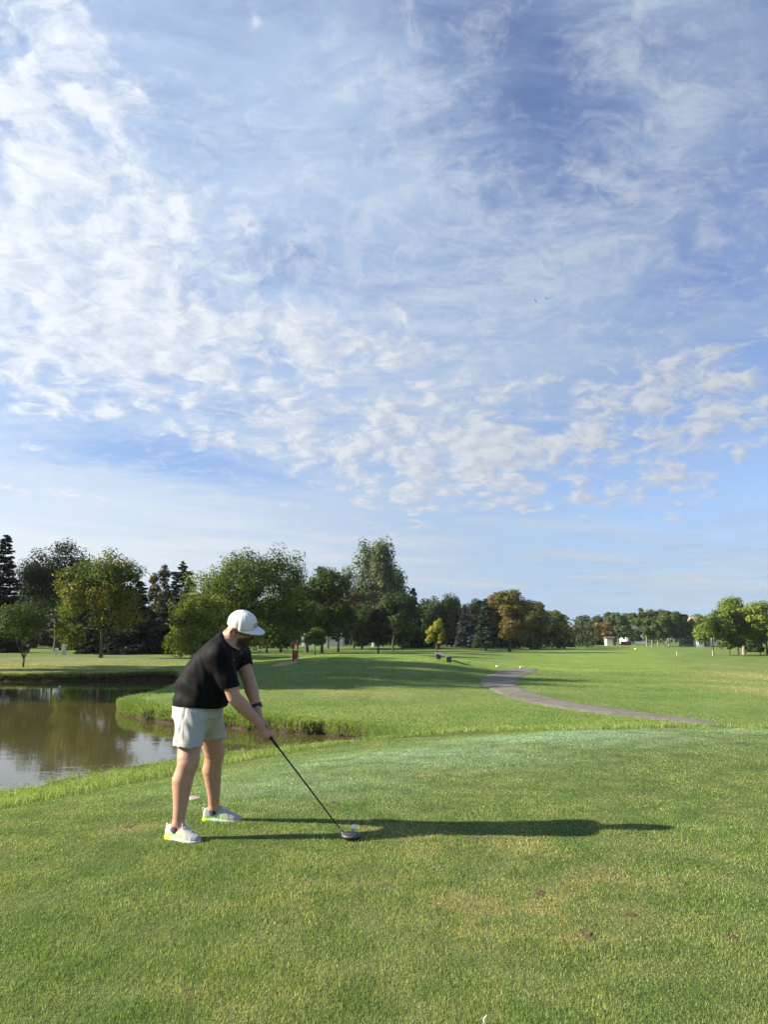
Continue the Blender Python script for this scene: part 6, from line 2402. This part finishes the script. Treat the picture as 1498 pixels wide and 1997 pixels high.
# wire fence: posts, rails and strands
fp = [foot(u, 168.0) for u in range(548, 1010, 27)]
fence = empty('wire_fence', fp[0], 'dark wire fence behind the elms and spruces', 'fence')
FM = pmat('fence_wire', (0.045, 0.045, 0.043), 0.6)
for q in fp:
    MB().tube([tuple(q - fp[0] + np.array([0, 0, -0.2])), tuple(q - fp[0] + np.array([0, 0, 1.35]))], 0.05, 6).build('fence_post', FM, fence, True)
for h_, r_ in ((1.30, 0.035), (0.08, 0.02), (0.5, 0.012), (0.9, 0.012)):
    MB().tube([tuple(q - fp[0] + np.array([0, 0, h_])) for q in fp], r_, 6).build('rail' if r_ > 0.015 else 'wire', FM, fence, True)


# ------------------------------------------------------------------ golf carts and players far off
def wheel(par, x, y, r_=0.22):
    m = MB(); M_ = Matrix.Rotation(math.pi / 2, 3, 'X')
    m.lathe([(r_ * 0.6, -0.08), (r_, -0.06), (r_, 0.06), (r_ * 0.6, 0.08)], (x, y, r_), 16, M_)
    w_ = m.build('wheel', pmat('tyre', (0.02, 0.02, 0.02), 0.9), par, True)
    m = MB(); m.lathe([(r_ * 0.55, -0.085), (r_ * 0.5, 0.085)], (x, y, r_), 12, M_); m.build('hub', WHITE, w_, True)


def golf_cart(u, Y, yaw, label):
    e = empty('golf_cart', foot(u, Y), label, 'golf cart', None, yaw)
    body = pmat('cart_body', (0.62, 0.62, 0.60), 0.35)
    m = MB()
    prof = [(-1.15, 0.28), (-1.15, 0.72), (-0.55, 0.74), (-0.50, 0.50), (0.35, 0.30), (0.55, 0.78), (1.05, 0.62), (1.18, 0.28)]
    for y_ in (-0.58, 0.58):
        m.v += [(x_, y_, z_) for x_, z_ in prof]
    n_ = len(prof)
    m.f += [tuple(range(n_)), tuple(reversed(range(n_, 2 * n_)))] + [(i, i + n_, (i + 1) % n_ + n_, (i + 1) % n_) for i in range(n_)]
    m.build('body', body, e, bevel=0.03)
    MB().box((-0.25, 0, 0.70), (0.50, 1.06, 0.14)).box((-0.52, 0, 0.98), (0.10, 1.06, 0.42)).build('seat', pmat('cart_seat', (0.30, 0.28, 0.24), 0.6), e, bevel=0.03)
    m = MB()
    for x_, y_ in ((-0.75, -0.5), (-0.75, 0.5), (0.62, -0.5), (0.62, 0.5)):
        MB().tube([(x_, y_, 0.68), (x_ * 0.9, y_, 1.82)], 0.022, 6).build('roof_post', DARK, e, True)
    MB().box((-0.05, 0, 1.84), (1.75, 1.18, 0.07)).build('roof', body, e, bevel=0.03)
    MB().box((0.60, 0, 1.22), (0.02, 0.98, 0.85)).build('windscreen', pmat('cart_glass', (0.10, 0.13, 0.14), 0.1), e)
    MB().tube([(0.45, 0.25, 0.75), (0.25, 0.25, 1.0)], 0.02, 6).lathe([(0.15, 0), (0.17, 0.012), (0.15, 0.024)], (0.24, 0.25, 1.0), 14, Matrix.Rotation(-0.7, 3, 'Y')).build('steering_wheel', DARK, e, True)
    for x_ in (-0.75, 0.80):
        for y_ in (-0.52, 0.52):
            wheel(e, x_, y_)
    return e


golf_cart(1087, 222, 0.5, 'white golf cart parked under the trees at the fairway side')


def far_player(u, Y, yaw, shirt_c, trouser_c, label):
    e = empty('person', foot(u, Y), label, 'person', None, yaw)
    A_ = lambda *v: np.array(v, float)

    def sd(p):
        o = None
        for s_ in (-1, 1):
            lg = chain(p, [A_(0.0, s_ * 0.09, 0.92), A_(0.02, s_ * 0.12, 0.50), A_(0, s_ * 0.14, 0.08)], [0.095, 0.068, 0.045])
            lg = smin(lg, cone(p, A_(0, s_ * 0.14, 0.05), A_(0.16, s_ * 0.16, 0.045), 0.045, 0.04), 0.03)
            o = lg if o is None else np.minimum(o, lg)
            ar = chain(p, [A_(0, s_ * 0.19, 1.42), A_(0.02, s_ * 0.26, 1.14), A_(0.14, s_ * 0.18, 0.94), A_(0.19, s_ * 0.13, 0.90)], [0.065, 0.048, 0.038, 0.04])
            o = smin(o, ar, 0.04)
        o = smin(o, loft(p, [A_(0, 0, 0.88), A_(0, 0, 1.2), A_(0, 0, 1.44), A_(0, 0, 1.5)], A_(0, 1, 0), [0.16, 0.17, 0.19, 0.08], [0.11, 0.12, 0.11, 0.07]), 0.06)
        o = smin(o, cone(p, A_(0, 0, 1.48), A_(0.01, 0, 1.58), 0.06, 0.055), 0.04)
        h_ = ell(p, A_(0.02, 0, 1.66), np.eye(3), (0.095, 0.075, 0.115))
        h_ = smin(h_, cone(p, A_(0.10, 0, 1.66), A_(0.125, 0, 1.63), 0.012, 0.016), 0.02)
        return smin(o, h_, 0.03)
    V, F = nets(sd, (-0.4, -0.45, 0.0), (0.45, 0.45, 1.82), 0.018)
    me = mesh_np('body', V, F, True)
    z_ = V[:, 2]; fore = np.linalg.norm(V[:, :2], axis=1)
    c_ = np.where((z_ > 0.9)[:, None], np.array(shirt_c), np.array(trouser_c))
    c_ = np.where((z_ > 1.53)[:, None], np.array([0.45, 0.26, 0.18]), c_)
    c_ = np.where(((z_ > 1.70) | ((z_ > 1.6) & (V[:, 0] < 0)))[:, None], np.array([0.05, 0.035, 0.025]), c_)
    c_ = np.where(((z_ < 1.10) & (z_ > 0.86) & (V[:, 0] > 0.10))[:, None], np.array([0.45, 0.26, 0.18]), c_)
    c_ = np.where((z_ < 0.09)[:, None], np.array([0.05, 0.05, 0.05]), c_)
    vcol(me, 'tint', c_)
    link('body', me, fabric('far_clothes', (0.5, 0.5, 0.5), 0.8, 100.0, 0.001, attr='tint'), e)
    return e


far_player(1107, 216, 2.6, (0.62, 0.62, 0.63), (0.035, 0.037, 0.045), 'distant golfer in pale shirt and dark trousers beside the golf cart')
far_player(1066, 196, 0.8, (0.60, 0.58, 0.55), (0.02, 0.02, 0.022), 'distant golfer in dark trousers standing by the tree trunks')


# shrubs
def shrub(u, Y, W, H, col, label, seed):
    g_ = np.random.default_rng(seed)
    tm, cm = broadleaf(H, W, g_, n_leaf=1500, size=Y / 770 * 2.4, col=col, clear=0.02, nclump=30, clump=0.4, trunk_r=0.05)
    e = empty('shrub', foot(u, Y), label, 'shrub', 'shrubs along the garden edges')
    link('stem', tm, None, e)
    link('foliage', cm, None, e)


shrub(12, 95, 1.6, 1.1, (0.06, 0.075, 0.04), 'low grey green shrub beside the crabapple', 201)
shrub(112, 128, 1.8, 1.6, (0.03, 0.045, 0.02), 'dark rounded shrub in front of the brick house', 202)
shrub(1114, 240, 2.6, 2.6, (0.10, 0.105, 0.05), 'olive shrub beside the low shed', 203)
shrub(1466, 130, 1.6, 1.3, (0.03, 0.045, 0.022), 'dark low shrub behind the honey locust trunks', 204)
shrub(1160, 245, 4.0, 1.8, (0.03, 0.042, 0.024), 'dark low hedge shrub under the dark green elm', 205)


# ------------------------------------------------------------------ birds
def bird(u, v, dist, span, yaw, lift, label):
    d = ray(u, v); d = d / np.linalg.norm(d)
    p = np.array([0, 0, CAM_H]) + d * dist
    e = empty('bird', p, label, 'bird', 'birds in the sky', yaw)
    BMAT = pmat('bird_dark', (0.03, 0.03, 0.035), 0.8)
    m = MB()
    m.tube([(0.24 * span, 0, 0.01), (0.17 * span, 0, 0.015), (0.05 * span, 0, 0), (-0.14 * span, 0, 0), (-0.24 * span, 0, 0)], [0.006 * span, 0.035 * span, 0.06 * span, 0.04 * span, 0.01 * span], 8)
    m.build('body', BMAT, e, True)
    m = MB(); m.add([(-0.20 * span, 0.02 * span, 0), (-0.38 * span, 0.07 * span, 0.005), (-0.38 * span, -0.07 * span, 0.005), (-0.20 * span, -0.02 * span, 0), (-0.20 * span, 0, 0.012 * span)],
                    [(0, 1, 2, 3), (0, 4, 1), (4, 3, 2), (1, 4, 2)]); m.build('tail', BMAT, e)
    for s in (-1, 1):
        m = MB()
        q = []
        for t_, c0, c1 in ((0.03, 0.10, -0.08), (0.24, 0.12, -0.06), (0.40, 0.08, -0.03), (0.52, 0.0, -0.04)):
            z_ = lift * span * math.sin(min(1, t_ / 0.3) * 1.2) * (t_ / 0.52)
            q.append(((c0 * span, s * t_ * span, z_), (c1 * span, s * t_ * span, z_ + 0.006 * span), ((c0 + c1) / 2 * span, s * t_ * span, z_ + 0.02 * span)))
        vs = [c for r_ in q for c in r_]
        fs = []
        for i in range(3):
            for k in range(3):
                fs.append((i * 3 + k, i * 3 + (k + 1) % 3, (i + 1) * 3 + (k + 1) % 3, (i + 1) * 3 + k))
        fs += [(0, 2, 1), (9, 10, 11)]
        m.add(vs, fs).build('wing', BMAT, e)


bird(1046, 588, 75, 0.42, 2.2, 0.55, 'small dark bird in flight, wings half raised, leading the pair')
bird(1068, 583, 78, 0.42, 2.0, 0.60, 'small dark bird in flight following close behind the other')
bird(1410, 1020, 110, 0.34, 0.4, 0.30, 'tiny dark bird flying alone low over the honey locusts')


# ------------------------------------------------------------------ air between the camera and the far trees
hz = MB()
hz.box((0, 0, 17.0), (3600, 3600, 42.0))
hm_ = bpy.data.materials.new('air_haze')
hm_.use_nodes = True
t = NT(hm_.node_tree)
vol = t.new('ShaderNodeVolumePrincipled')
vol.inputs['Color'].default_value = (0.86, 0.93, 1.0, 1)
vol.inputs['Density'].default_value = 0.00010
vol.inputs['Anisotropy'].default_value = 0.0
o = t.new('ShaderNodeOutputMaterial')
t.t.links.new(vol.outputs[0], o.inputs['Volume'])
haze = hz.build('haze', hm_)
tag(haze, 'thin morning haze in the air over the course', 'haze', kind='stuff')
SC.cycles.volume_bounces = 0
